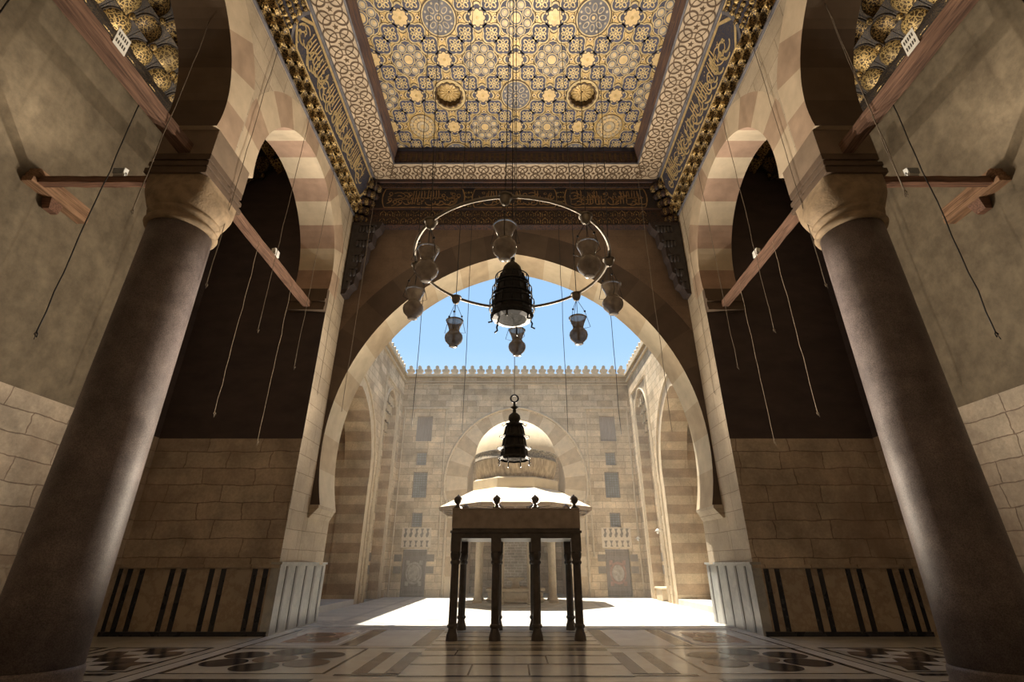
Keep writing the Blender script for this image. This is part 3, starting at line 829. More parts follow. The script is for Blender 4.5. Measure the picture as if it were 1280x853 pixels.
# ------------------------------------------------------------------ painted ceiling
def ceiling():
    keys = ['gold', 'goldlight', 'goldline', 'blue', 'slate', 'brown', 'greygold', 'cream', 'interlace', 'framewood', 'framewoodx']
    ix = {k: i for i, k in enumerate(keys)}
    mb = MB()
    X0, X1, Y0, Y1 = -4.65, 4.65, 1.6, 14.1
    loops = [[Vector((X0 - .05, Y0, 0)), Vector((X1 + .05, Y0, 0)), Vector((X1 + .05, Y1, 0)), Vector((X0 - .05, Y1, 0))]]
    for bx_ in (-2.3, 2.27): loops.append([Vector((bx_ + .45 * math.cos(2 * PI * i / 28), 11.73 + .45 * math.sin(2 * PI * i / 28), 0)) for i in range(28)])
    mb.add([(p.x, p.y, ZP) for lp in loops for p in lp], [t_[::-1] for t_ in tessellate_polygon(loops)], ix['gold'])
    mb.box(X0 - .05, Y0, ZP + .3, X1 + .05, Y1, ZP + .4, ix['gold'])
    def lv(k): return ZP - .004 * k
    def inb(x, y, r): return X0 + .12 < x - r * .0 < X1 - .12 and Y0 < y < Y1 - .1
    def disc(x, y, r, m, k, n=16, sx=1.0, ang=0.0, sy=1.12):
        pts = []
        for i in range(n):
            a = 2 * PI * i / n; px, py = r * sx * math.cos(a), r * math.sin(a)
            qx, qy = px * math.cos(ang) - py * math.sin(ang), px * math.sin(ang) + py * math.cos(ang)
            X, Y = x + qx, y + qy * sy
            pts.append((min(max(X, X0 + .1), X1 - .1), min(Y, Y1 - .06), lv(k)))
        mb.poly(pts[::-1], ix[m])
    def ring(x, y, r0, r1, m, k, n=20, sx=1.0, ang=0.0, lob=0, la=0.0, sy=1.12):
        vs = []
        for i in range(n):
            a = 2 * PI * i / n; q = 1 + la * abs(math.cos(a * lob / 2)) if lob else 1
            for r in (r0, r1):
                px, py = r * q * sx * math.cos(a), r * q * math.sin(a)
                qx, qy = px * math.cos(ang) - py * math.sin(ang), px * math.sin(ang) + py * math.cos(ang)
                vs.append((min(max(x + qx, X0 + .1), X1 - .1), min(y + qy * sy, Y1 - .06), lv(k)))
        mb.add(vs, [(2 * i, 2 * i + 1, (2 * i + 3) % (2 * n), (2 * i + 2) % (2 * n)) for i in range(n)], ix[m])
    def blob(x, y, r, m, k, lob, la, n=32, ang=0.0):
        pts = []
        for i in range(n):
            a = 2 * PI * i / n; q = r * (1 + la * abs(math.cos((a - ang) * lob / 2)))
            pts.append((min(max(x + q * math.cos(a), X0 + .1), X1 - .1), min(y + q * 1.12 * math.sin(a), Y1 - .06), lv(k)))
        mb.poly(pts[::-1], ix[m])
    QX, QY = 1.135, 1.31
    rows = [(j, 13.04 - j * QY) for j in range(-1, 9)]     # j even: row D type
    for j, y in rows:
        for i in range(-4, 5):
            x = i * QX
            if abs(x) > 4.7: continue
            big = (i + j) % 2 != 0
            if y > Y1 + .3: continue
            if not big:
                blob(x, y, .36, 'brown', 1, 8, .22); blob(x, y, .33, 'goldline', 2, 8, .22); blob(x, y, .29, 'blue', 3, 8, .2)
                blob(x, y, .20, 'brown', 4, 8, .25); blob(x, y, .185, 'goldlight', 5, 8, .25); disc(x, y, .05, 'gold', 6, 10)
                for p in range(8):
                    a = p * PI / 4 + PI / 8
                    disc(x + .255 * math.cos(a), y + .28 * math.sin(a), .03, 'goldline', 5, 8)
                # four lobed blue knots
                for sx in (-1, 1):
                    for sy in (-1, 1):
                        cx, cy = x + sx * .40, y + sy * .47
                        if abs(cx) > 4.5 or cy > Y1 - .15: continue
                        blob(cx, cy, .27, 'brown', 2, 4, .28, ang=PI / 4); blob(cx, cy, .255, 'goldline', 3, 4, .28, ang=PI / 4); blob(cx, cy, .225, 'blue', 4, 4, .26, ang=PI / 4)
                        for p in range(4):
                            a = p * PI / 2 + PI / 4
                            ring(cx + .135 * math.cos(a), cy + .15 * math.sin(a), .035, .06, 'goldline', 5, 10, 1.5, a)
                        for p in range(4):
                            a = p * PI / 2
                            ring(cx + .12 * math.cos(a), cy + .135 * math.sin(a), .02, .042, 'goldline', 6, 8, 1.6, a)
                        disc(cx, cy, .04, 'goldlight', 6, 8)
            else:
                boss = (j == 1 and abs(i) == 2) 
                med = ((j % 4 == 1) and i == 0) or ((j % 4 == 3) and abs(i) == 2)
                wheel = (j % 4 == 0 and abs(i) == 3)
                if boss:
                    ring(x, y, .47, .54, 'goldline', 5, 32); ring(x, y, .54, .57, 'brown', 5, 32)
                elif med:
                    ring(x, y, .50, .54, 'brown', 5, 36); ring(x, y, .47, .50, 'goldline', 6, 36); disc(x, y, .47, 'slate', 5, 36)
                    for p in range(8):
                        a = p * PI / 4
                        ring(x + .27 * math.cos(a), y + .30 * math.sin(a), .05, .072, 'greygold', 6, 12, 1.6, a)
                        disc(x + .40 * math.cos(a + PI / 8), y + .44 * math.sin(a + PI / 8), .035, 'greygold', 6, 8)
                    ring(x, y, .10, .125, 'greygold', 7, 16); disc(x, y, .05, 'goldlight', 7, 8)
                elif wheel:
                    for r in (.48, .36, .22): ring(x, y, r - .02, r, 'brown', 5, 32)
                    disc(x, y, .46, 'greygold', 4, 32); disc(x, y, .09, 'goldlight', 7, 12)
                    for p in range(16):
                        a = p * PI / 8
                        disc(x + .29 * math.cos(a), y + .32 * math.sin(a), .05, 'goldlight', 6, 8, 1.4, a); disc(x + .42 * math.cos(a), y + .47 * math.sin(a), .035, 'gold', 6, 8)
                else:
                    blob(x, y, .52, 'brown', 3, 8, .12); blob(x, y, .505, 'goldline', 4, 8, .12); blob(x, y, .48, 'blue', 5, 8, .12)
                    for p in range(8):
                        a = p * PI / 4 + PI / 8; cx, cy = x + .36 * math.cos(a), y + .40 * math.sin(a)
                        disc(cx, cy, .145, 'goldline', 6, 16); disc(cx, cy, .125, 'slate', 7, 16); disc(cx, cy, .095, 'greygold', 8, 14); disc(cx + .015, cy - .015, .045, 'goldlight', 9, 10)
                    disc(x, y, .20, 'goldline', 6, 20); disc(x, y, .175, 'slate', 7, 20); disc(x, y, .135, 'goldlight', 8, 18)
                # star spandrels around: pale gold squares and dots
                for sx, sy in ((1, 0), (-1, 0), (0, 1), (0, -1)):
                    cx, cy = x + sx * .62, y + sy * .66
                    disc(cx, cy, .10, 'brown', 1, 4, ang=0); disc(cx, cy, .085, 'goldlight', 2, 4); disc(cx, cy, .03, 'blue', 3, 6)
    # thin strap lines of the square grid
    for i in range(-4, 5):
        for e in (-.5, .5):
            x = (i + e) * QX
            if abs(x) < 4.5:
                mb.quad((x - .014, Y0, lv(1)), (x + .014, Y0, lv(1)), (x + .014, Y1 - .06, lv(1)), (x - .014, Y1 - .06, lv(1)), ix['brown'])
    for j in range(-1, 10):
        y = 13.04 - (j - .5) * QY
        if y < Y1 - .1: mb.quad((X0 + .1, y - .014, lv(1)), (X1 - .1, y - .014, lv(1)), (X1 - .1, y + .014, lv(1)), (X0 + .1, y + .014, lv(1)), ix['brown'])
    # frame of the coffer: sloping painted boards, then mouldings
    for s in (-1, 1):
        x = s * 4.65
        mb.quad((x, Y0, ZR), (x, Y1, ZR), (s * 4.52, Y1 - .1, ZP), (s * 4.52, Y0, ZP), ix['framewood'])
        mb.tube([(s * 4.62, Y0, ZR + .0), (s * 4.62, Y1, ZR + .0)], .035, 6, ix['slate'])
        mb.tube([(s * 4.56, Y0, ZP - .05), (s * 4.56, Y1, ZP - .05)], .03, 6, ix['blue'])
        for k in range(20):
            yy = Y0 + .3 + k * .62
            disc  # painted dots on the sloping board
    mb.quad((X0, Y1, ZR), (X1, Y1, ZR), (X1 - .1, Y1 - .02, ZP), (X0 + .1, Y1 - .02, ZP), ix['framewoodx'])
    mb.tube([(X0, Y1 - .03, ZR), (X1, Y1 - .03, ZR)], .035, 6, ix['slate'])
    mb.box(X0, Y1 - .06, ZP - .14, X1, Y1, ZP, ix['blue'])
    for k in range(46):
        x = X0 + .2 + k * .2; mb.box(x, Y1 - .035, ZR + .14, x + .09, Y1 - .0, ZR + .5, ix['brown'])
    # border plane
    def bq(xa, ya, xb, yb): mb.box(xa, ya, ZR, xb, yb, ZR + .15, ix['cream'])
    bq(-5.7, Y1, 5.7, 15.3); bq(-5.7, YN, X0, Y1); bq(X1, YN, 5.7, Y1); bq(X0, YN, X1, Y0)
    def br(x, y, r, m='interlace', n=22, w=.035, arc=None, k=1):
        vs = []
        for i in range(n + 1):
            a = 2 * PI * i / n
            for q in (r - w / 2, r + w / 2): vs.append((x + q * math.cos(a), y + q * math.sin(a), ZR - .004 * k))
        mb.add(vs, [(2 * i, 2 * i + 1, 2 * i + 3, 2 * i + 2) for i in range(n)], ix[m])
    def star(x, y, r):
        pts = [(x + (r if i % 2 else r * .45) * math.cos(i * PI / 5 + .3), y + (r if i % 2 else r * .45) * math.sin(i * PI / 5 + .3), ZR - .006) for i in range(10)]
        mb.poly(pts, ix['brown'])
    for s in (-1, 1):
        y = 14.4; k = 0
        while y > 2:
            xc = s * 5.1
            br(xc, y, .34, k=1); br(xc + .24, y + .24, .19, k=2); br(xc - .24, y - .24, .19, k=3); br(xc - .24, y + .24, .19, k=2); br(xc + .24, y - .24, .19, k=3)
            star(xc, y, .10); y -= .5; k += 1
        mb.tube([(s * 5.55, YN, ZR), (s * 5.55, 15, ZR)], .02, 5, ix['slate'])
    x = -4.5
    while x < 4.7:
        br(x, 14.6, .34, k=4); br(x + .24, 14.82, .19, k=5); br(x - .24, 14.38, .19, k=5); br(x - .24, 14.82, .19, k=6); br(x + .24, 14.38, .19, k=6); star(x, 14.6, .09); x += .5
    # outer rafters closing the cove
    mb.box(-6.3, YN, ZR + .1, -5.5, YA, ZR + .3, ix['framewood']); mb.box(5.5, YN, ZR + .1, 6.3, YA, ZR + .3, ix['framewood'])
    struct(mb, 'ceiling', [M[k] for k in keys], recalc=False)
ceiling()

# two round scalloped recesses
def boss():
    t = empty('scalloped_ceiling_rosette', (0, 0, ZP))
    mb = MB(); n = 14
    L = []
    for i in range(n * 6):
        a = 2 * PI * i / (n * 6); q = .40 + .045 * abs(math.sin(a * n / 2)); L.append((q * math.cos(a), q * math.sin(a)))
    m = len(L)
    mb.add([(x * 1.12, y * 1.12, -.03) for x, y in L] + [(x, y, -.03) for x, y in L] + [(x * .97, y * .97, .22) for x, y in L] + [(x * 1.12, y * 1.12, .0) for x, y in L],
           [(k * m + i, k * m + (i + 1) % m, (k + 1) * m + (i + 1) % m, (k + 1) * m + i) for k in range(2) for i in range(m)] + [(i, (i + 1) % m, 3 * m + (i + 1) % m, 3 * m + i) for i in range(m)])
    mb.build('scalloped_rim', M['brown'], t)
    mb = MB()
    mb.lathe([(.44, .22), (.44, .19), (.20, .17), (.001, .165)], (0, 0, 0), 32, 0, caps=False)
    for k in range(14):
        a = 2 * PI * k / 14
        mb.tube([(.15 * math.cos(a), .15 * math.sin(a), .16), (.33 * math.cos(a), .33 * math.sin(a), .175)], [.012, .034], 6, 1)
        mb.sphere((.375 * math.cos(a + PI / 14), .375 * math.sin(a + PI / 14), .18), .028, 6, 1)
    for k in range(8):
        a = 2 * PI * k / 8; mb.sphere((.09 * math.cos(a), .09 * math.sin(a), .16), .03, 6, 1)
    mb.sphere((0, 0, .155), .035, 8, 2)
    mb.build('rosette', [M['gold'], M['goldlight'], M['brown']], t)
    return t
b0 = boss(); b0.location = (-2.3, 11.73, ZP); b1 = copy_tree(b0); b1.location = (2.27, 11.73, ZP)
tag(b0, 'left one of the two round scalloped gilded rosettes sunk in the painted ceiling', 'ceiling ornament', 'sunk ceiling rosettes')
tag(b1, 'right one of the two round scalloped gilded rosettes sunk in the painted ceiling', 'ceiling ornament', 'sunk ceiling rosettes')

# ------------------------------------------------------------------ columns
def column():
    t = empty('granite_column')
    mb = MB()
    mb.lathe([(.60, .30), (.585, 1.2), (.575, 3), (.565, 5), (.555, 7.0), (.55, 7.62)], n=48)
    mb.build('shaft', M['granite'], t)
    mb = MB()
    mb.lathe([(.635, 0), (.635, .10), (.62, .14), (.63, .2), (.62, .26), (.605, .31)], n=48)
    mb.build('column_base', M['granite'], t)
    mb = MB()
    prof = [(.56, 7.60), (.62, 7.62), (.64, 7.67), (.62, 7.72), (.575, 7.74), (.57, 7.80), (.63, 7.84), (.64, 7.9), (.60, 7.94)]
    mb.lathe(prof, n=40)
    # bell turning from round to square, in rings of 32
    n = 40; rings = []
    for z, k, r in ((7.92, 0.0, .60), (8.02, .05, .67), (8.14, .15, .71), (8.26, .35, .73), (8.38, .6, .72), (8.5, .85, .70), (8.64, 1.0, .69)):
        pts = []
        for i in range(n):
            a = 2 * PI * (i + .5) / n; c, s_ = math.cos(a), math.sin(a)
            q = 1 / max(abs(c), abs(s_)); rr = r * ((1 - k) + k * min(q, 1.32) * .88)
            pts.append((rr * c, rr * s_, z))
        rings.append(pts)
    vs = [p for r_ in rings for p in r_]
    mb.add(vs, [(i * n + k, i * n + (k + 1) % n, (i + 1) * n + (k + 1) % n, (i + 1) * n + k) for i in range(len(rings) - 1) for k in range(n)], 0, True)
    mb.build('capital', M['capital'], t)
    mb = MB()
    h = .62
    for z0, z1, e in ((8.62, 8.74, .04), (8.74, 8.82, .0), (8.82, 8.92, .02), (8.92, 9.0, -.03), (9.0, 9.15, -.0)):
        mb.box(-.575 - e, -h - e, z0, .575 + e, h + e, z1)
    mb.build('impost_moulding', M['impost'], t, bevel=.01)
    return t
c0 = column(); c0.location = (-6.715, CY, 0); c1 = copy_tree(c0); c1.location = (6.715, CY, 0)
tag(c0, 'massive round granite column on the left with a stone capital carrying the arcade', 'column', 'arcade columns')
tag(c1, 'massive round granite column on the right, chipped, with a stone capital carrying the arcade', 'column', 'arcade columns')

# ------------------------------------------------------------------ timber ties
def worn_beam(name, a, b, w, h, mat, seed):
    rnd = random.Random(seed); a, b = Vector(a), Vector(b); n = 14; ax = (b - a).normalized()
    sd = Vector((ax.y, -ax.x, 0)); mb = MB(); vs = []
    for i in range(n + 1):
        p = a + (b - a) * i / n
        for q, r in ((-1, -1), (1, -1), (1, 1), (-1, 1)):
            vs.append(p + sd * q * (w / 2 + rnd.uniform(-.008, .008)) + Vector((0, 0, r * (h / 2 + rnd.uniform(-.008, .008)))))
    fs = [(4 * i + k, 4 * i + (k + 1) % 4, 4 * i + 4 + (k + 1) % 4, 4 * i + 4 + k) for i in range(n) for k in range(4)] + [(0, 1, 2, 3), (4 * n, 4 * n + 3, 4 * n + 2, 4 * n + 1)]
    mb.add(vs, fs); return mb.build(name, mat)
for s in (-1, 1):
    sd = 'left' if s < 0 else 'right'
    o = worn_beam('tie_beam', (s * 6.7, 2.0, 9.28), (s * 6.7, 7.42, 9.28), .24, .24, M['beam'], 3 + s)
    tag(o, 'reddish timber tie beam crossing the near %s arch in front of the painted cells' % sd, 'beam', 'timber tie beams')
    o = worn_beam('tie_beam', (s * 6.7, 8.66, 9.2), (s * 6.7, YE - .12, 9.2), .2, .2, M['beam'], 6 + s)
    tag(o, 'pale lit timber tie beam running behind the %s column to the dark end wall' % sd, 'beam', 'timber tie beams')
    o = worn_beam('cross_tie_beam', (s * 7.30, CY, 8.98), (s * 10.1, CY, 8.98), .16, .17, M['beamx'], 9 + s)
    tag(o, 'thin dark timber bar from the %s capital across to the plastered wall' % sd, 'beam', 'timber cross ties')
    # wall plate
    t = empty('wooden_wall_plate', (s * (AX - .1), 8.55, 9.0))
    mb = MB(); w_ = .12
    for k, (z0, z1) in enumerate(((-.16, -.03), (-.02, .10), (.11, .22))):
        mb.box(-.14, -.72 + .03 * k, z0, .12, .72 - .02 * k, z1)
    mb.build('planks', M['plank'], t, bevel=.01)
    mb = MB(); mb.hexa([(-.05, -.16, -.42), (.1, -.16, -.42), (.1, .06, -.42), (-.05, .06, -.42)], [(-.13, -.2, -.165), (.1, -.2, -.165), (.1, .1, -.165), (-.13, .1, -.165)])
    mb.build('stub', M['beamx'], t)
    tag(t, 'short brown plank bracket fixed to the %s plaster wall, holding the thin cross bar' % sd, 'wall plate')
# notices on the near beams
def notice(s):
    t = empty('paper_notice', (s * 6.555, 5.34, 9.50))
    mb = MB(); mb.box(-.13, -.004, -.17, .13, .004, .19)
    for r in range(2):
        for k in range(5): mb.box(-.10 + k * .042, -.007, -.10 + r * .15, -.08 + k * .042, -.004, -.02 + r * .15, 1)
    mb.build('printed_sheet', [M['paper'], M['ink']], t)
    t.rotation_euler = (0, 0, -s * PI / 2)
    tag(t, 'white paper notice with dark printed marks fixed to the near %s beam' % ('left' if s < 0 else 'right'), 'notice')
for s in (-1, 1): notice(s)

# floodlights on the beams (these are the lamps of the hall)
def floodlight(loc, rz, label, tilt=0.0):
    t = empty('floodlight', loc, rz)
    mb = MB(); mb.hexa([(-.10, -.06, -.08), (.10, -.06, -.08), (.10, .05, -.08), (-.10, .05, -.08)], [(-.13, -.08, .10), (.13, -.08, .10), (.13, .03, .13), (-.13, .03, .13)])
    mb.build('housing', M['white'], t, bevel=.008)
    mb = MB(); mb.tube([(-.12, 0, .02), (-.14, 0, -.10), (-.06, 0, -.13), (.06, 0, -.13), (.14, 0, -.10), (.12, 0, .02)], .009, 5); mb.build('bracket', M['cable'], t)
    mb = MB(); mb.quad((-.11, -.081, -.06), (.11, -.081, -.06), (.115, -.083, .09), (-.115, -.083, .09)); mb.build('lens', M['pane'], t)
    tag(t, label, 'floodlight', 'white floodlights on the timber ties')
    return t
for s in (-1, 1):
    sd = 'left' if s < 0 else 'right'
    floodlight((s * 6.66, 11.35, 9.44), s * PI / 2, 'small white floodlight on the long beam behind the %s column' % sd)
    floodlight((s * 8.45, CY, 9.2), 0, 'small white floodlight on the thin cross bar beside the %s capital' % sd)

for s in (-1, 1):  # housings for the added fill lamps, out of sight behind the parapet
    o = floodlight((s * 1.3, 14.97, 2.84), 0, 'small white floodlight on a short stand on the tribune deck, %s side' % ('left' if s < 0 else 'right'))
    mb = MB(); mb.tube([(0, 0, -.12), (0, 0, -.41)], .012, 6); mb.lathe([(.08, -.418), (.08, -.40)], n=12); mb.build('stand', M['cable'], o)
# ------------------------------------------------------------------ ropes
def rope(x, y, z0, z1, label, group, mat='rope', r=.008, knot=True, lean=(0, 0)):
    rnd = random.Random(int(abs(x * 97 + y * 31 + z0 * 7)))
    mb = MB(); n = 14; pts = []
    for i in range(n + 1):
        t_ = i / n
        e = .012 if 0 < i < n else 0
        pts.append((rnd.uniform(-e, e) + lean[0] * (1 - t_), rnd.uniform(-e, e) + lean[1] * (1 - t_), (z1 - z0) * t_))
    mb.tube(pts, r, 5)
    if knot:
        p = pts[0]
        mb.tube([p, (p[0] + .03, p[1], p[2] - .03), (p[0] + .01, p[1] + .02, p[2] - .07), (p[0] - .02, p[1], p[2] - .03), (p[0] + .005, p[1], p[2] + .01)], r * .9, 5)
        mb.tube([p, (p[0] + .02, p[1] - .01, p[2] - .12)], r * .7, 4)
    o = mb.build('hanging_rope', M[mat]); o.location = (x, y, z0)
    tag(o, label, 'rope', group)
G1, G2 = 'ropes hanging from the side cornices', 'ropes hanging from the beams'
G3 = 'cables hanging from the painted ceiling'
for s in (-1, 1):
    sd = 'left' if s < 0 else 'right'
    for y, z0, w in ((8.28, 6.63, 'short rope ending close beside the %s column'), (10.38, 6.66, 'rope passing before the small %s arch and ending left of the beam' if s > 0 else 'rope passing before the small %s arch, ending knotted before the dark wall'), (12.5, 6.56, 'thin rope before the %s pier ending below the beam end')):
        rope(s * 6.08, y, z0, ZC + .02, (w % sd), G1, 'rope')
    rope(s * 6.57, 10.35, 4.63, 9.12, 'pale knotted rope hanging from the far %s beam, nearer the column' % sd, G2, 'rope_light', .0065)
    rope(s * 6.57, 12.38, 4.47, 9.12, 'pale rope hanging from the far %s beam down to the stone courses' % sd, G2, 'rope_light', .0065)
    rope(s * 6.04, 14.2, 6.4, ZC + .02, 'thin rope hanging against the %s pier beside the great arch' % sd, G1, 'rope', .006)
    rope(s * 6.84, 6.3, 4.62, 9.3, 'dark rope over the near %s beam, hanging lowest before the plaster wall' % sd, G2, 'cable', .010)
rope(-6.55, 6.68, 7.12, 12.9, 'rope crossing the near left arch soffit and ending beside the left capital', G2, 'rope', .009)
rope(6.55, 6.45, 7.34, 12.6, 'doubled rope crossing the near right arch soffit to the thin cross bar', G2, 'rope', .009)
rope(6.60, 6.52, 7.34, 12.6, 'second strand of the doubled rope by the right capital', G2, 'rope', .008)
for s in (-1, 1):
    sd = 'left' if s < 0 else 'right'
    for k, (dy, w) in enumerate(((0, 'nearer the column'), (-.35, 'nearer the frame edge'))):
        rope(s * 8.2, 4.9 + dy, 6.6, 15.7, 'dark rope in the upper %s corner before the plaster wall, %s' % (sd, w), G2, 'cable', .012, False)
# cables over the opening of the great arch (x, depth, lower end)
def unproj(u, v, Y):
    f = 612; th = math.radians(24.55); b = (426.5 - v) / f
    dy = math.cos(th) - b * math.sin(th); dz = math.sin(th) + b * math.cos(th); k = Y / dy
    return (u - 645) / f * k, 1.6 + dz * k
for u, v, Y, zt, r, lab in ((427, 515, 14.5, ZR - .0, .010, 'cable at the left end of the frieze, falling past the great arch haunch'),
                   (514.5, 534, 12.6, ZP, .009, 'cable left of the chandelier ending before the upper left courtyard window'),
                   (578, 541, 12.9, ZP, .009, 'cable ending left of the tapering lantern, above the fountain dome'),
                   (709.8, 541, 12.9, ZP, .009, 'cable ending right of the tapering lantern, above the fountain dome'),
                   (776.5, 543, 12.6, ZP, .009, 'cable right of the chandelier ending beside the upper right courtyard window'),
                   (840, 539.5, 14.5, ZR - .0, .010, 'cable at the right end of the frieze, falling past the great arch haunch')):
    x, z = unproj(u, v, Y)
    rope(x, Y, z, zt, lab, G3, 'cable' if Y < 14 else 'rope', r, False)

# ------------------------------------------------------------------ ring chandelier
RC = Vector((-.06, 6.55, 5.97)); RR = 1.52
ch = empty('ring_chandelier', RC)
mb = MB(); mb.tube([(RR * math.cos(2 * PI * k / 96), RR * math.sin(2 * PI * k / 96), 0) for k in range(96)], .026, 10, closed=True)
mb.build('ring', M['iron'], ch)
cups = []
tops = [(637, 0), (549, 0), (540.5, 0), None, None, None, (741.5, 0), (719, 0)]
for k in range(8):
    a = -PI / 2 - math.radians(3) - k * PI / 4
    p = Vector((RR * math.cos(a), RR * math.sin(a), 0)); cups.append(p)
    mb = MB()
    mb.tube([(.085 * math.cos(2 * PI * i / 20), .085 * math.sin(2 * PI * i / 20), 0) for i in range(20)], .017, 6, closed=True)
    mb.lathe([(.012, -.13), (.05, -.115), (.07, -.07), (.082, 0)], n=16, caps=False)
    o = mb.build('holder_cup', M['iron'], ch); o.location = p
    # suspension cable up to the ceiling
    top = {0: (-.15, 8.1), 1: (-2.18, 8.6), 2: (-2.5, 8.9), 3: (-1.5, 10.2), 4: (-.02, 10.4), 5: (1.5, 10.2), 6: (2.35, 8.9), 7: (1.75, 8.6)}[k]
    if k in (0, 1, 2, 6, 7):
        q = Vector((top[0], top[1], ZP)) - RC
        mb = MB(); mb.tube([tuple(p), tuple(p * .5 + q * .5), tuple(q)], .007, 5); mb.build('suspension_cable', M['cable'], ch)
for k in (3, 5):
    p = cups[k]; q = Vector((p.x + RC.x, p.y + RC.y + .0, ZP)) - RC
    mb = MB(); mb.tube([tuple(p), tuple(q)], .007, 5); mb.build('suspension_cable', M['cable'], ch)
tag(ch, 'large thin iron ring chandelier with eight holder cups hung from the painted ceiling', 'chandelier')

def glass_lamp():
    t = empty('glass_mosque_lamp')
    mb = MB()
    out = [(.055, -.5), (.075, -.49), (.07, -.465), (.10, -.44), (.142, -.39), (.158, -.33), (.15, -.28), (.115, -.235), (.088, -.21), (.092, -.17), (.112, -.10), (.142, -.03), (.152, 0)]
    inn = [(r - .007, z) for r, z in out[::-1]]; inn[-1] = (.001, -.485)
    mb.lathe([(.001, -.5)] + out + inn, n=28, caps=False)
    mb.build('glass_body', M['glass'], t)
    mb = MB(); mb.lathe([(.094, -.225), (.098, -.21), (.094, -.195)], n=24, caps=False); mb.build('neck_band', M['iron'], t)
    mb = MB(); mb.lathe([(.153, -.005), (.156, .005), (.150, .01)], n=24, caps=False); mb.build('rim', M['iron'], t)
    mb = MB()
    for k in range(3):
        a = 2 * PI * k / 3 + .5; c, s_ = math.cos(a), math.sin(a)
        mb.tube([(.02 * c, .02 * s_, .335), (.13 * c, .13 * s_, .12), (.21 * c, .21 * s_, -.19), (.10 * c, .10 * s_, -.21)], .0045, 5)
    mb.tube([(0, 0, .335), (0, 0, -.1)], .005, 5)
    mb.build('chains', M['cable'], t)
    for k in range(3):
        a = 2 * PI * k / 3 + .5; mb = MB(); mb.sphere((.13 * math.cos(a), .13 * math.sin(a), .12), .02, 8); mb.build('bead', M['bead'], t)
    mb = MB(); mb.tube([(0, 0, -.10), (0, 0, -.42)], .02, 8); mb.sphere((0, 0, -.38), .035, 8, 0); mb.build('bulb_holder', M['cable'], t)
    return t
lampnames = ['nearest, directly above the black lantern', 'upper left, inside the ring outline', 'far left, before the arch stones', 'lower left, against the sky', 'directly under the black lantern', 'lower right, against the sky', 'far right, before the arch stones', 'upper right, inside the ring outline']
l0 = glass_lamp()
for k in range(8):
    o = l0 if k == 0 else copy_tree(l0)
    o.location = RC + cups[k] + Vector((0, 0, -.475)); o.rotation_euler.z = k * .7
    tag(o, 'waisted glass lamp on the ring chandelier, ' + lampnames[k], 'lamp', 'glass lamps of the ring chandelier')

# black tiered lantern in the middle of the ring
def tiered_lantern():
    zt = 6.02; t = empty('tiered_lantern', (-.06, 6.5, 4.9)); z0 = -4.9
    n = 12
    mb = MB()
    mb.lathe([(.30, 4.93), (.325, 4.98), (.315, 5.03), (.29, 5.08), (.275, 5.28), (.265, 5.30), (.25, 5.31), (.235, 5.50), (.225, 5.52), (.21, 5.53), (.195, 5.68), (.18, 5.70), (.15, 5.71)], (0, 0, z0), n, 0, False, caps=False)
    mb.lathe([(.30, 4.93), (.22, 4.915)], (0, 0, z0), n, 0, False, caps=False)
    for za, ra, zb, rb in ((5.09, .288, 5.27, .277), (5.32, .25, 5.49, .237), (5.54, .21, 5.67, .197)):
        for k in range(n):       # arcaded ribs of each storey
            a = 2 * PI * k / n; mb.tube([(ra * 1.01 * math.cos(a), ra * 1.01 * math.sin(a), za + z0), (rb * 1.01 * math.cos(a), rb * 1.01 * math.sin(a), zb + z0)], .010, 5)
    mb.build('body', M['bronze'], t)
    mb = MB(); mb.lathe([(.155, 5.70), (.155, 5.76), (.135, 5.83), (.09, 5.89), (.045, 5.92), (.03, 5.97), (.04, 6.0), (.02, 6.05), (.012, 6.12)], (0, 0, z0), 20); mb.build('dome', M['bronze2'], t)
    mb = MB(); mb.lathe([(.001, 4.918), (.215, 4.918), (.22, 4.925)], (0, 0, z0), n, 0, False, caps=False); mb.build('glass_base', M['lantern_glass'], t)
    for z, r, h in ((5.08, .335, .13), (5.31, .30, .13), (5.53, .255, .12)):
        mb = MB()
        for zz in (z, z + h): mb.tube([(r * math.cos(2 * PI * k / 24), r * math.sin(2 * PI * k / 24), zz + z0) for k in range(24)], .010 if zz > z else .016, 5, closed=True)
        for k in range(12):
            a = 2 * PI * k / 12; mb.tube([(r * math.cos(a), r * math.sin(a), z + z0), (r * math.cos(a), r * math.sin(a), z + h + z0)], .008, 4)
        for k in range(6):
            a = 2 * PI * k / 6; mb.tube([((r - .07) * math.cos(a), (r - .07) * math.sin(a), z + z0), (r * math.cos(a), r * math.sin(a), z + z0)], .01, 4)
        mb.build('gallery', M['bronze'], t)
    for k in range(6):
        a = 2 * PI * k / 6 + .3; c, s_ = math.cos(a), math.sin(a); mb = MB()
        mb.tube([(.29 * c, .29 * s_, 4.95 + z0), (.32 * c, .32 * s_, 4.90 + z0), (.305 * c, .305 * s_, 4.84 + z0), (.36 * c, .36 * s_, 4.82 + z0)], .014, 6); mb.build('foot', M['bronze'], t)
    mb = MB(); mb.tube([(0, 0, 6.1 + z0), (0, 0, ZP + z0)], .009, 5); mb.tube([(.06, .02, 6.1 + z0), (.07, .1, ZP + z0)], .007, 5); mb.build('suspension_cable', M['cable'], t)
    tag(t, 'black tiered metal lantern with railed galleries and glass base, centred in the chandelier ring', 'lantern')
tiered_lantern()
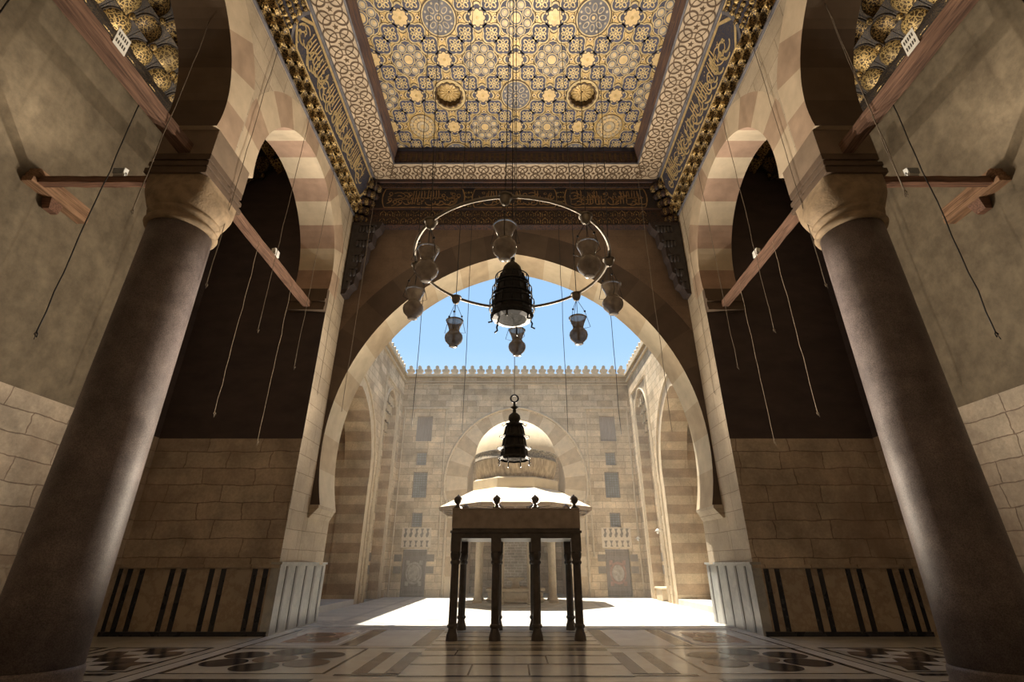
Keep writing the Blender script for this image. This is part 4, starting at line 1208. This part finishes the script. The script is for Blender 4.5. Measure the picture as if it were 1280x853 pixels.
def tapered_lantern():
    t = empty('tapering_lantern', (-.04, 12.0, 3.8)); z0 = -3.8; n = 8
    mb = MB()
    mb.lathe([(.36, 3.90), (.40, 3.95), (.37, 3.99), (.32, 4.0), (.30, 4.16), (.37, 4.15), (.39, 4.17), (.29, 4.24), (.265, 4.43), (.33, 4.43), (.345, 4.45), (.25, 4.51), (.22, 4.71)], (0, 0, z0), n, 0, False, caps=False)
    mb.lathe([(.22, 4.71), (.28, 4.72), (.29, 4.75), (.20, 4.80), (.12, 4.82)], (0, 0, z0), n, 0, False, caps=False)
    for za, ra, zb, rb in ((4.0, .33, 4.16, .315), (4.24, .295, 4.43, .27), (4.51, .255, 4.71, .225)):
        for k in range(16):
            a = 2 * PI * k / 16 + .05; mb.tube([(ra * math.cos(a), ra * math.sin(a), za + z0), (rb * math.cos(a), rb * math.sin(a), zb + z0)], .011, 4)
    mb.build('body', M['bronze2'], t)
    for r, z in ((.39, 4.17), (.345, 4.45), (.29, 4.75)):
        mb = MB()
        for k in range(8):
            a = 2 * PI * k / 8; c, s_ = math.cos(a), math.sin(a)
            mb.tube([(r * .9 * c, r * .9 * s_, z + z0), (r * 1.08 * c, r * 1.08 * s_, z + .01 + z0), (r * 1.02 * c, r * 1.02 * s_, z + .06 + z0)], .010, 4)
        mb.tube([(r * 1.03 * math.cos(2 * PI * k / 16), r * 1.03 * math.sin(2 * PI * k / 16), z + .01 + z0) for k in range(16)], .010, 4, closed=True)
        mb.build('eave', M['bronze2'], t)
    mb = MB(); mb.lathe([(.06, 4.80), (.11, 4.83), (.155, 4.93), (.14, 5.01), (.08, 5.07), (.04, 5.1), (.05, 5.14), (.035, 5.17), (.10, 5.21), (.10, 5.23), (.035, 5.27), (.03, 5.36)], (0, 0, z0), 20); mb.build('ball_finial', M['bronze2'], t)
    mb = MB(); mb.tube([(.095 * math.cos(2 * PI * k / 20), 0, 5.46 + .095 * math.sin(2 * PI * k / 20) + z0) for k in range(20)], .024, 6, closed=True); mb.build('hanging_ring', M['bronze'], t)
    mb = MB(); mb.lathe([(.001, 3.93), (.30, 3.93), (.36, 3.96)], (0, 0, z0), 16, caps=False); mb.build('glass_base', M['lantern_glass'], t)
    for k in range(8):
        a = 2 * PI * k / 8 + PI / 8; c, s_ = math.cos(a), math.sin(a); mb = MB()
        mb.tube([(.37 * c, .37 * s_, 3.93 + z0), (.40 * c, .40 * s_, 3.88 + z0), (.385 * c, .385 * s_, 3.82 + z0), (.42 * c, .42 * s_, 3.80 + z0)], .015, 5); mb.build('foot', M['bronze'], t)
    mb = MB(); mb.tube([(0, 0, 5.56 + z0), (0, 0, ZP + z0)], .010, 5); mb.build('suspension_cable', M['cable'], t)
    tag(t, 'tapering bronze lantern with ball and ring on a long cable before the fountain dome', 'lantern')
tapered_lantern()

# ------------------------------------------------------------------ tribune
def tribune():
    t = empty('marble_tribune', (0, 14.15, 0)); oy = -14.15
    xs = (-1.48, -.49, .49, 1.48)
    mb = MB()
    X, Ya, Yb = 1.6, 13.02, 15.28
    mb.box(-X, Ya + oy, 2.19, X, Yb + oy, 2.31)
    mb.box(-X - .03, Ya - .03 + oy, 2.31, X + .03, Yb + .03 + oy, 2.37); mb.box(-X + .01, Ya + .01 + oy, 2.37, X - .01, Yb - .01 + oy, 2.42)
    mb.build('deck', M['dikka'], t, bevel=.008)
    for nm, b in (('parapet', (-X, Ya, X, Ya + .09)), ('parapet', (-X, Yb - .09, X, Yb)), ('parapet', (-X, Ya + .09, -X + .09, Yb - .09)), ('parapet', (X - .09, Ya + .09, X, Yb - .09))):
        mb = MB(); mb.box(b[0], b[1] + oy, 2.42, b[2], b[3] + oy, 2.86); mb.box(b[0] - .012, b[1] - .012 + oy, 2.86, b[2] + .012, b[3] + .012 + oy, 2.9)
        mb.build(nm, M['dikka_panel'], t, bevel=.006)
    def leg(x, y):
        mb = MB(); c = (x, y + oy, 0)
        mb.lathe([(.145, 0), (.145, .05), (.135, .12), (.105, .2), (.095, .25), (.125, .28), (.13, .32), (.10, .35)], c, 8, 0, False, PI / 8)
        mb.lathe([(.102, .34), (.10, 1.0), (.095, 1.60)], c, 8, 0, False, PI / 8)
        mb.lathe([(.10, 1.60), (.125, 1.63), (.125, 1.67), (.10, 1.70), (.125, 1.77), (.135, 1.84), (.11, 1.90)], c, 8, 0, False, PI / 8)
        mb.box(x - .12, y - .12 + oy, 1.89, x + .12, y + .12 + oy, 2.20)
        mb.build('leg', M['dikka'], t)
    def fin(x, y):
        mb = MB(); c = (x, y + oy, 2.42)
        mb.box(x - .09, y - .09 + oy, 2.42, x + .09, y + .09 + oy, 2.93)
        mb.lathe([(.07, .50), (.055, .55), (.045, .58), (.06, .595), (.095, .63), (.112, .68), (.10, .73), (.065, .77), (.03, .79), (.012, .82)], c, 16)
        mb.build('finial_post', M['dikka'], t)
    for x in xs:
        for y in (13.12, 15.18): leg(x, y); fin(x, y)
    tag(t, 'dark marble reciters tribune on eight legs with ball finials, standing in the arch opening', 'tribune')
tribune()

# ------------------------------------------------------------------ courtyard
def inset_runs(runs): return [p for r in runs for p in r]
def court_side(s):
    fn = lambda u, z, d: (s * (CX + d), u, z)
    A = arch_run(21.45, 2.82, 5.6, 3.5, 5.0, 0, 15, .55, .42)
    N = arch_run(26.95, 1.25, 9.2, 1.55, 9.0, 0, 9, .28, .45)
    outer = [(YB - .2, 0)] + A[1] + N[1] + [(CYF + .3, 0), (CYF + .3, ZT), (YB - .2, ZT)]
    mb = MB()
    wall(mb, fn, outer, [A, N], 1.3, 0, (1, 1), (3, 4), every=1)
    def bx(x0, y0, z0, x1, y1, z1, m): mb.box(min(s * x0, s * x1), y0, z0, max(s * x0, s * x1), y1, z1, m)
    # side iwan behind the arch
    cx0 = CX + 1.3
    bx(cx0 - .01, 24.27, 0, cx0 + 4, 24.6, 10, 5); bx(cx0 - .01, 18.3, 0, cx0 + 4, 18.63, 10, 5); bx(cx0 + 4, 18.3, 0, cx0 + 4.3, 24.6, 10, 5); bx(cx0 - .01, 18.3, 9.3, cx0 + 4.3, 24.6, 9.6, 2)
    bx(CX - .0, 18.63, 0, cx0 + 4, 24.27, .22, 6)         # raised iwan floor
    # niche back, bench, slits
    bx(CX + .55, 25.6, 0, CX + .8, 28.3, 10.9, 0)
    for z0, z1 in ((6.1, 7.3), (3.6, 5.6), (2.5, 3.2)):
        bx(CX + .53, 26.8, z0, CX + .56, 27.1, z1, 7)
    for zz in (1.15, 1.75): bx(CX + .53, 25.8, zz, CX + .552, 28.15, zz + .42, 8)
    bx(CX + .53, 26.2, .62, CX + .552, 27.7, 1.05, 9)
    # mouldings round niche and arch
    for off, yo in ((.30, A), (.02, N)):
        pass
    def line(O, e, r):
        mb.tube([fn(p[0], p[1], -e) for p in O], r, 5, 2)
    line(A[1], .02, .07)
    Nf = [(25.35, 0), (25.35, 11.1), (28.6, 11.1), (28.6, 0)]
    mb.tube([fn(*p, -.02) for p in Nf], .06, 4, 2, smooth=False)
    line(arch_run(26.95, 1.25, 9.2, 1.55, 9.0, 0, 9, .12, .45)[1], .015, .05)
    for e, z, h in ((.10, ZT - .42, .12), (.16, ZT - .06, .14)): bx(CX - e, YB - .1, z, CX + .2, CYF, z + h, 2)
    # muqarnas hood inside the niche
    for k, (z, h, o, cnt) in enumerate(((8.6, .5, .45, 5), (9.1, .5, .32, 4), (9.55, .5, .18, 3), (9.95, .45, .06, 2))):
        w = .5
        for i in range(cnt):
            y = 26.95 + (i - (cnt - 1) / 2) * w
            niche(mb, (s * (CX + o), y, z), (0, 1, 0), (-s, 0, 0), w, h, 2, 2, dep=.2, n=6, m=5)
            mb.sphere((s * (CX + o - .02), y + w / 2, z), .05, 6, 2, (1, 1, 2))
        ledge(mb, (s * (CX + o), 26.95 - cnt * w / 2, 0), (s * (CX + o), 26.95 + cnt * w / 2, 0), (s, 0, 0), .3, z + .0, 8)
    mats = ['court', 'court_ring_a', 'court_trim', 'court_ablaq', 'court_ablaq', 'court_ablaq', 'fl_court', 'pane', 'inlay_dark', 'door_red']
    struct(mb, 'wall_courtyard_left' if s < 0 else 'wall_courtyard_right', [M[k] for k in mats])
for s in (-1, 1): court_side(s)

def court_far():
    fn = lambda u, z, d: (u, CYF + d, z)
    A = arch_run(0, 2.9, 6.0, 3.2, 5.0, 0, 18, 1.2, .5)
    # outer ring follows the measured moulding
    outer = [(-CX - 1.4, 0)]
    holes = []
    for x0, x1, z0, z1 in WIN: 
        for s in (-1, 1):
            a, b = sorted((s * x0, s * x1)); holes.append([(a, z0), (b, z0), (b, z1), (a, z1)])
    dl = [(-6.3, 0), (-6.3, 2.38), (-4.95, 2.38), (-4.95, 0)]; dr = [(4.95, 0), (4.95, 2.38), (6.3, 2.38), (6.3, 0)]
    outer = [(-CX - 1.4, 0)] + dl + A[1] + dr + [(CX + 1.4, 0), (CX + 1.4, ZT), (-CX - 1.4, ZT)]
    mb = MB()
    wall(mb, fn, outer, [A], .5, 0, (1, 2), (4, 5), every=2, holes=holes)
    # the iwan behind
    mb.box(-3.3, CYF + .5, 0, -2.88, CYF + 4.2, 9.6, 5); mb.box(2.88, CYF + .5, 0, 3.3, CYF + 4.2, 9.6, 5)
    mb.box(-3.3, CYF + 4.0, 0, 3.3, CYF + 4.3, 10, 0); mb.box(-3.3, CYF + .5, 9.3, 3.3, CYF + 4.3, 9.7, 3)
    mb.box(-.95, CYF + .9, 0, .95, CYF + 1.2, 3.2, 6)
    mb.tube([fn(p[0], p[1], -.03) for p in arch_run(0, 2.9, 6.0, 3.2, 5.0, 0, 18, 1.32, .5)[1]], .07, 6, 3)
    for z, h, e in ((ZT - .62, .08, .05), (ZT - .45, .06, .08), (ZT - .08, .14, .14)): mb.box(-CX, CYF - e, z, CX, CYF + .1, z + h, 3)
    for s in (-1, 1):
        fr = [(s * 3.98 + (s * .35), 2.0), (s * 4.33, 10.42), (s * 6.9, 10.42), (s * 6.9, 0)]
        mb.tube([fn(*p, -.01) for p in fr], .045, 4, 3, smooth=False)
        mb.box(min(s * 4.2, s * 6.95), CYF - .07, 10.42, max(s * 4.2, s * 6.95), CYF + .05, 10.56, 3)
        # joggled inlay above the doors
        for i in range(5):
            x = s * 5.62 - .66 + i * .31
            mb.extrude([(x, 2.98), (x + .09, 3.0), (x + .15, 3.2), (x + .10, 3.3), (x + .16, 3.45), (x - .02, 3.45), (x + .03, 3.25), (x - .04, 3.12)], fn, -.02, .02, 7)
            mb.extrude([(x, 2.5), (x + .14, 2.5), (x + .08, 2.64), (x + .16, 2.82), (x - .02, 2.82), (x + .04, 2.64)], fn, -.02, .02, 7)
        mb.box(s * 5.62 - .8, CYF - .012, 2.45, s * 5.62 + .85, CYF + .01, 3.5, 8)
        for z in (1.15, 1.75):
            for x in (4.52, 6.32): mb.box(min(s * x, s * (x + .42)), CYF - .012, z, max(s * x, s * (x + .42)), CYF + .01, z + .36, 7)
    mats = ['court', 'court_ring_a', 'court_ring_b', 'court_trim', 'court_ring_a', 'court_ring_b', 'rubble', 'inlay_dark', 'inlay_pale']
    struct(mb, 'wall_courtyard_far', [M[k] for k in mats])
WIN = [(5.15, 6.12, 8.42, 10.0), (5.36, 5.98, 6.98, 7.76), (5.22, 6.08, 5.12, 6.6), (5.35, 5.97, 3.52, 4.31)]
court_far()

# windows: frame, grille or shutters, pane
wn = 0
for s in (-1, 1):
    for k, (x0, x1, z0, z1) in enumerate(WIN):
        wn += 1
        a, b = sorted((s * x0, s * x1))
        w = MB(); y = CYF + .18; e = .05
        for bb in ((a, z0, a + e, z1), (b - e, z0, b, z1), (a, z0, b, z0 + e), (a, z1 - e, b, z1)): w.box(bb[0], y - .05, bb[1], bb[2], y + .05, bb[3])
        win = struct(w, 'window_%d' % wn, M['woodgrey'])
        bk = MB(); bk.box(a, CYF + .42, z0, b, CYF + .46, z1); bk.build('backing', M['woodgrey'], win)
        if k == 0:
            for q in (0, 1):
                m_ = (a + b) / 2; u0, u1 = (a + e, m_ - .012) if q == 0 else (m_ + .012, b - e)
                p = MB(); p.box(u0, y - .02, z0 + e, u1, y + .01, z1 - e)
                for i in range(7): p.box(u0 + .03, y - .03, z0 + .12 + i * .2, u1 - .03, y - .018, z0 + .14 + i * .2)
                p.build('shutter', M['woodgrey'], win)
        else:
            g = MB(); nx = max(3, int((b - a) / .13)); nz = int((z1 - z0) / .13)
            for i in range(1, nx): u = a + (b - a) * i / nx; g.box(u - .012, y - .03, z0, u + .012, y - .01, z1)
            for i in range(1, nz): v = z0 + (z1 - z0) * i / nz; g.box(a, y - .035, v - .012, b, y - .012, v + .012)
            g.build('grille', M['grille'], win)
            p = MB(); p.box(a + e, y + .02, z0 + e, b - e, y + .04, z1 - e); p.build('pane', M['pane'], win)
for s in (-1, 1):
    d = MB(); x0, x1 = (s * 5.625 - .67, s * 5.625 + .67); y = CYF + .2
    d.box(x0, y, 0.0, x1, y + .06, 2.37)
    door = struct(d, 'door_%d' % (1 if s < 0 else 2), M['door'])
    p = MB(); xc = (x0 + x1) / 2
    for bb in ((x0 + .05, .12, x1 - .05, .36), (x0 + .05, .42, x1 - .05, 1.9), (x0 + .05, 1.96, x1 - .05, 2.3)):
        for q in ((bb[0], bb[1], bb[2], bb[1] + .03), (bb[0], bb[3] - .03, bb[2], bb[3]), (bb[0], bb[1], bb[0] + .03, bb[3]), (bb[2] - .03, bb[1], bb[2], bb[3])): p.box(q[0], y - .02, q[1], q[2], y + .001, q[3])
    p.build('moulding', M['woodgrey'], door)
    p = MB()
    p.lathe([(.33, -.0), (.33, .012)], (0, 0, 0), 28); 
    o = p.build('medallion', M['door_pale'], door); o.rotation_euler = (PI / 2, 0, 0); o.location = (xc, y - .001, 1.17); o.scale = (1, 1.25, 1)
    p = MB()
    p.lathe([(.36, 0), (.46, 0), (.46, .008), (.36, .008)], (0, 0, 0), 12, 0, False, caps=False)
    for sx in (-1, 1):
        for sz in (-1, 1): p.box(sx * .36 - .09, sz * .42 - .09, 0, sx * .36 + .09, sz * .42 + .09, .01)
    o = p.build('inlay', M['door_red'] if s > 0 else M['door_pale'], door); o.rotation_euler = (PI / 2, 0, 0); o.location = (xc, y - .001, 1.17); o.scale = (1, 1.25, 1)

# crenellations
def cren_pts(w, h):
    half = [(.50, 0), (.50, .12), (.30, .20), (.22, .30), (.34, .34), (.44, .44), (.42, .56), (.30, .62), (.20, .60), (.14, .66), (.20, .78), (.19, .88), (.10, .95), (0, 1.0)]
    return [(x * w, z * h) for x, z in half] + [(-x * w, z * h) for x, z in half[::-1][1:]]
def crenels(name, a, b, n, fn):
    mb = MB()
    for i in range(n):
        c = a + (b - a) * (i + .5) / n; w = abs(b - a) / n
        pts = [(c + x, ZT + .06 + z) for x, z in cren_pts(w * 1.0, .68)]
        mb.extrude(pts, fn, 0, .22, 0)
    mb.build(name, M['court_trim'], kind='structure')
crenels('trim_3', -CX, CX, 25, lambda u, z, d: (u, CYF + .02 + d, z))
crenels('trim_4', YB + .2, CYF, 23, lambda u, z, d: (-CX - .02 - d, u, z))
crenels('trim_5', YB + .2, CYF, 23, lambda u, z, d: (CX + .02 + d, u, z))

# small things in the courtyard
def wall_lamp(x, y, z, out, label):
    t = empty('wall_lantern', (x, y, z)); o = Vector(out)
    mb = MB(); mb.tube([tuple(-o * .0), tuple(o * .22 + Vector((0, 0, .08))), tuple(o * .3)], .012, 5); mb.build('arm', M['grille'], t)
    mb = MB(); c = o * .3; mb.lathe([(.16, -.05), (.05, .04), (.02, .07)], tuple(c), 12); mb.build('shade', M['white'], t)
    mb = MB(); mb.lathe([(.03, -.16), (.06, -.12), (.06, -.06)], tuple(c), 10); mb.build('bulb', M['white'], t)
    tag(t, label, 'wall lamp', 'courtyard wall lamps')
wall_lamp(6.78, CYF - .0, 2.95, (0, -1, 0), 'small white shaded lamp on the far courtyard wall right of the right door')
wall_lamp(CX, 25.2, 3.1, (-1, 0, 0), 'small white shaded lamp on the right courtyard wall beside the niche')
mb = MB()
mb.hexa([(0, -.55, 0), (.62, -.55, 0), (.62, .55, 0), (0, .55, 0)], [(-.02, -.6, .5), (.62, -.62, .5), (.62, .6, .5), (.02, .58, .5)]); mb.hexa([(-.06, -.66, .5), (.62, -.66, .5), (.62, .64, .5), (-.06, .64, .5)], [(-.05, -.62, .6), (.62, -.62, .6), (.62, .6, .6), (-.05, .6, .6)])
o = mb.build('stone_block', M['court_trim'], bevel=.03); o.location = (CX - .1, 26.9, 0)
tag(o, 'worn pale stone block seat at the foot of the right courtyard niche', 'stone block')

# ------------------------------------------------------------------ fountain pavilion
FC = Vector((-.02, 24.7, 0))
def fountain():
    t = empty('fountain_pavilion', FC); n = 8; rot = PI / 8
    mb = MB(); mb.lathe([(2.5, 0), (2.5, .07), (2.42, .09)], n=8, smooth=False, rot=rot); mb.build('plinth', M['fl_grey'], t)
    def fcol(x, y):
        mb = MB(); mb.box(x - .2, y - .2, .08, x + .2, y + .2, .16)
        mb.lathe([(.19, .16), (.20, .2), (.17, .25), (.18, .3), (.14, .36), (.135, 1.2), (.13, 3.0), (.15, 3.03), (.15, 3.06), (.13, 3.09), (.16, 3.2), (.20, 3.34), (.21, 3.4)], (x, y, 0), 20)
        mb.box(x - .2, y - .2, 3.4, x + .2, y + .2, 3.6); mb.build('column', M['fcol'], t)
    for k in range(8):
        a = rot + k * PI / 4; fcol(1.8 * math.cos(a), 1.8 * math.sin(a))
    mb = MB(); mb.lathe([(2.05, 3.58), (2.05, 3.95), (1.7, 3.95), (1.7, 3.58), (2.05, 3.58)], n=8, smooth=False, rot=rot, caps=False); mb.build('lintel', M['awning_wood'], t)
    # awning
    k8 = 1 / math.cos(PI / 8)
    mb = MB(); mb.lathe([(3.42 * k8, 3.92), (3.42 * k8, 3.98), (2.0 * k8, 4.76), (1.9 * k8, 4.76)], n=8, smooth=False, rot=rot, caps=False); mb.build('awning_roof', M['roof'], t)
    mb = MB(); mb.lathe([(3.40 * k8, 3.90), (1.9 * k8, 3.95)], n=8, smooth=False, rot=rot, caps=False)
    mb.lathe([(3.44 * k8, 3.82), (3.46 * k8, 3.97), (3.38 * k8, 3.97), (3.38 * k8, 3.82), (3.44 * k8, 3.82)], n=8, smooth=False, rot=rot, caps=False)
    for k in range(24):
        a = 2 * PI * k / 24; mb.tube([(2.0 * math.cos(a), 2.0 * math.sin(a), 3.9), (3.4 * math.cos(a), 3.4 * math.sin(a), 3.86)], .04, 4)
    mb.build('eave_boards', M['awning_wood'], t)
    mb = MB(); mb.lathe([(2.0 * k8, 4.70), (2.0 * k8, 5.18), (1.86 * k8, 5.26), (1.6, 5.26)], n=8, smooth=False, rot=rot, caps=False); mb.build('drum', M['dome'], t)
    mb = MB(); mb.lathe([(1.70, 5.2), (1.82, 5.35), (1.93, 5.6), (2.0, 5.85), (2.02, 6.05), (2.03, 6.1)], n=56, caps=False); mb.build('dome_skirt', M['domestain'], t)
    mb = MB(); mb.lathe([(2.03, 6.09), (2.06, 6.1), (2.06, 6.14), (2.02, 6.16), (2.0, 6.42), (2.03, 6.45), (2.03, 6.49), (1.98, 6.51)], n=56, caps=False); mb.build('carved_band', M['domeband'], t)
    prof = []
    for i in range(13):
        th = PI / 2 * i / 12; prof.append((1.99 * math.cos(th) ** .96 if i < 12 else .001, 6.5 + 1.75 * math.sin(th) ** 1.06 + .1 * (i / 12) ** 4))
    mb = MB(); mb.lathe(prof, n=56, caps=False); mb.build('dome', M['dome'], t)
    tag(t, 'octagonal ablution fountain pavilion with columns, wide awning roof and plastered dome in the courtyard', 'fountain pavilion')
fountain()
mb = MB(); mb.lathe([(1.30, 0), (1.38, .05), (1.38, .12), (1.30, .16), (1.30, .40), (1.42, .46), (1.42, .55), (1.22, .56), (1.18, .30), (.02, .28)], n=8, smooth=False, rot=PI / 8, caps=False)
mb.lathe([(.26, .28), (.22, .4), (.16, .8), (.4, .92), (.42, .97), (.1, .95)], n=16)
o = mb.build('stone_basin', M['fcol']); o.location = (FC.x, FC.y, .09)
tag(o, 'low octagonal stone basin under the dome between the fountain columns', 'basin')

# ------------------------------------------------------------------ dusty air of the courtyard
hm = bpy.data.materials.new('dusty_air'); hm.use_nodes = True; hm.node_tree.nodes.clear()
ho = hm.node_tree.nodes.new('ShaderNodeOutputMaterial'); hv = hm.node_tree.nodes.new('ShaderNodeVolumePrincipled')
hv.inputs['Density'].default_value = .010; hv.inputs['Anisotropy'].default_value = .25; hv.inputs['Color'].default_value = (1, .92, .80, 1)
hm.node_tree.links.new(hv.outputs[0], ho.inputs['Volume'])
mb = MB(); mb.box(-6.7, YB + .15, .03, 6.7, CYF - .5, 9.0)
o = mb.build('haze', hm); tag(o, 'thin sunlit dusty haze filling the open courtyard behind the tribune', 'haze', kind='stuff')

# ------------------------------------------------------------------ light
world = bpy.data.worlds.new('sky'); scene.world = world; world.use_nodes = True
nt = world.node_tree; nt.nodes.clear()
wo = nt.nodes.new('ShaderNodeOutputWorld'); bg = nt.nodes.new('ShaderNodeBackground'); nt.links.new(bg.outputs[0], wo.inputs[0])
tc = nt.nodes.new('ShaderNodeTexCoord'); sp = nt.nodes.new('ShaderNodeSeparateXYZ'); rp = nt.nodes.new('ShaderNodeValToRGB')
nt.links.new(tc.outputs['Generated'], sp.inputs[0]); nt.links.new(sp.outputs[2], rp.inputs[0]); nt.links.new(rp.outputs[0], bg.inputs[0])
e = rp.color_ramp.elements; e[0].position = 0.0; e[0].color = (.60, .74, .86, 1); e[1].position = 1.0; e[1].color = (.17, .33, .62, 1)
m_ = rp.color_ramp.elements.new(.40); m_.color = (.29, .47, .70, 1)
bg.inputs[1].default_value = 1.0
sd = bpy.data.lights.new('sun', 'SUN'); sd.energy = 9.5; sd.angle = math.radians(.6); sd.color = (1, .93, .80)
so = bpy.data.objects.new('sun', sd); col.objects.link(so)
d = Vector((.18, -.05, -1.0)).normalized()
so.rotation_euler = d.to_track_quat('-Z', 'Y').to_euler()
def spot(loc, target, power, ang=150, blend=1.0, color=(1, .84, .64), r=.12):
    l = bpy.data.lights.new('flood', 'SPOT'); l.energy = power; l.spot_size = math.radians(ang); l.spot_blend = blend; l.color = color; l.shadow_soft_size = r
    o = bpy.data.objects.new('flood', l); col.objects.link(o); o.location = loc
    o.rotation_euler = (Vector(target) - Vector(loc)).to_track_quat('-Z', 'Y').to_euler(); return o
for s in (-1, 1):
    spot((s * 6.35, 11.35, 9.62), (-s * 4.0, 9.6, 14.2), 300, 165)
    spot((s * 8.45, CY - .14, 9.42), (s * 9.4, 6.0, 11.5), 170, 165)
# added fill lamps hidden on the tribune deck, standing in for courtyard bounce
for s in (-1, 1):
    pd = bpy.data.lights.new('deck_lamp', 'SPOT'); pd.energy = 3000; pd.color = (1, .86, .68); pd.shadow_soft_size = .05; pd.spot_size = math.radians(165); pd.spot_blend = 1.0
    po = bpy.data.objects.new('deck_lamp', pd); col.objects.link(po); po.location = (s * 1.3, 14.85, 2.99); po.rotation_euler = Vector((0, -.85, .52)).to_track_quat('-Z', 'Y').to_euler()

# ------------------------------------------------------------------ camera
cd = bpy.data.cameras.new('camera'); cam = bpy.data.objects.new('camera', cd); col.objects.link(cam)
cd.sensor_width = 36; cd.lens = 612 / 1280 * 36; cd.shift_x = -5 / 1280; cd.clip_end = 200
cam.location = (0, 0, 1.6); cam.rotation_euler = (math.radians(90 + 24.55), 0, 0)
scene.camera = cam
scene.view_settings.view_transform = 'Standard'; scene.view_settings.look = 'None'
scene.view_settings.gamma = 1; scene.view_settings.use_curve_mapping = False
scene.view_settings.exposure = 0.6
scene.cycles.volume_bounces = 0; scene.cycles.max_bounces = 8; scene.cycles.diffuse_bounces = 5
try: scene.cycles.use_denoising = True
except Exception: pass
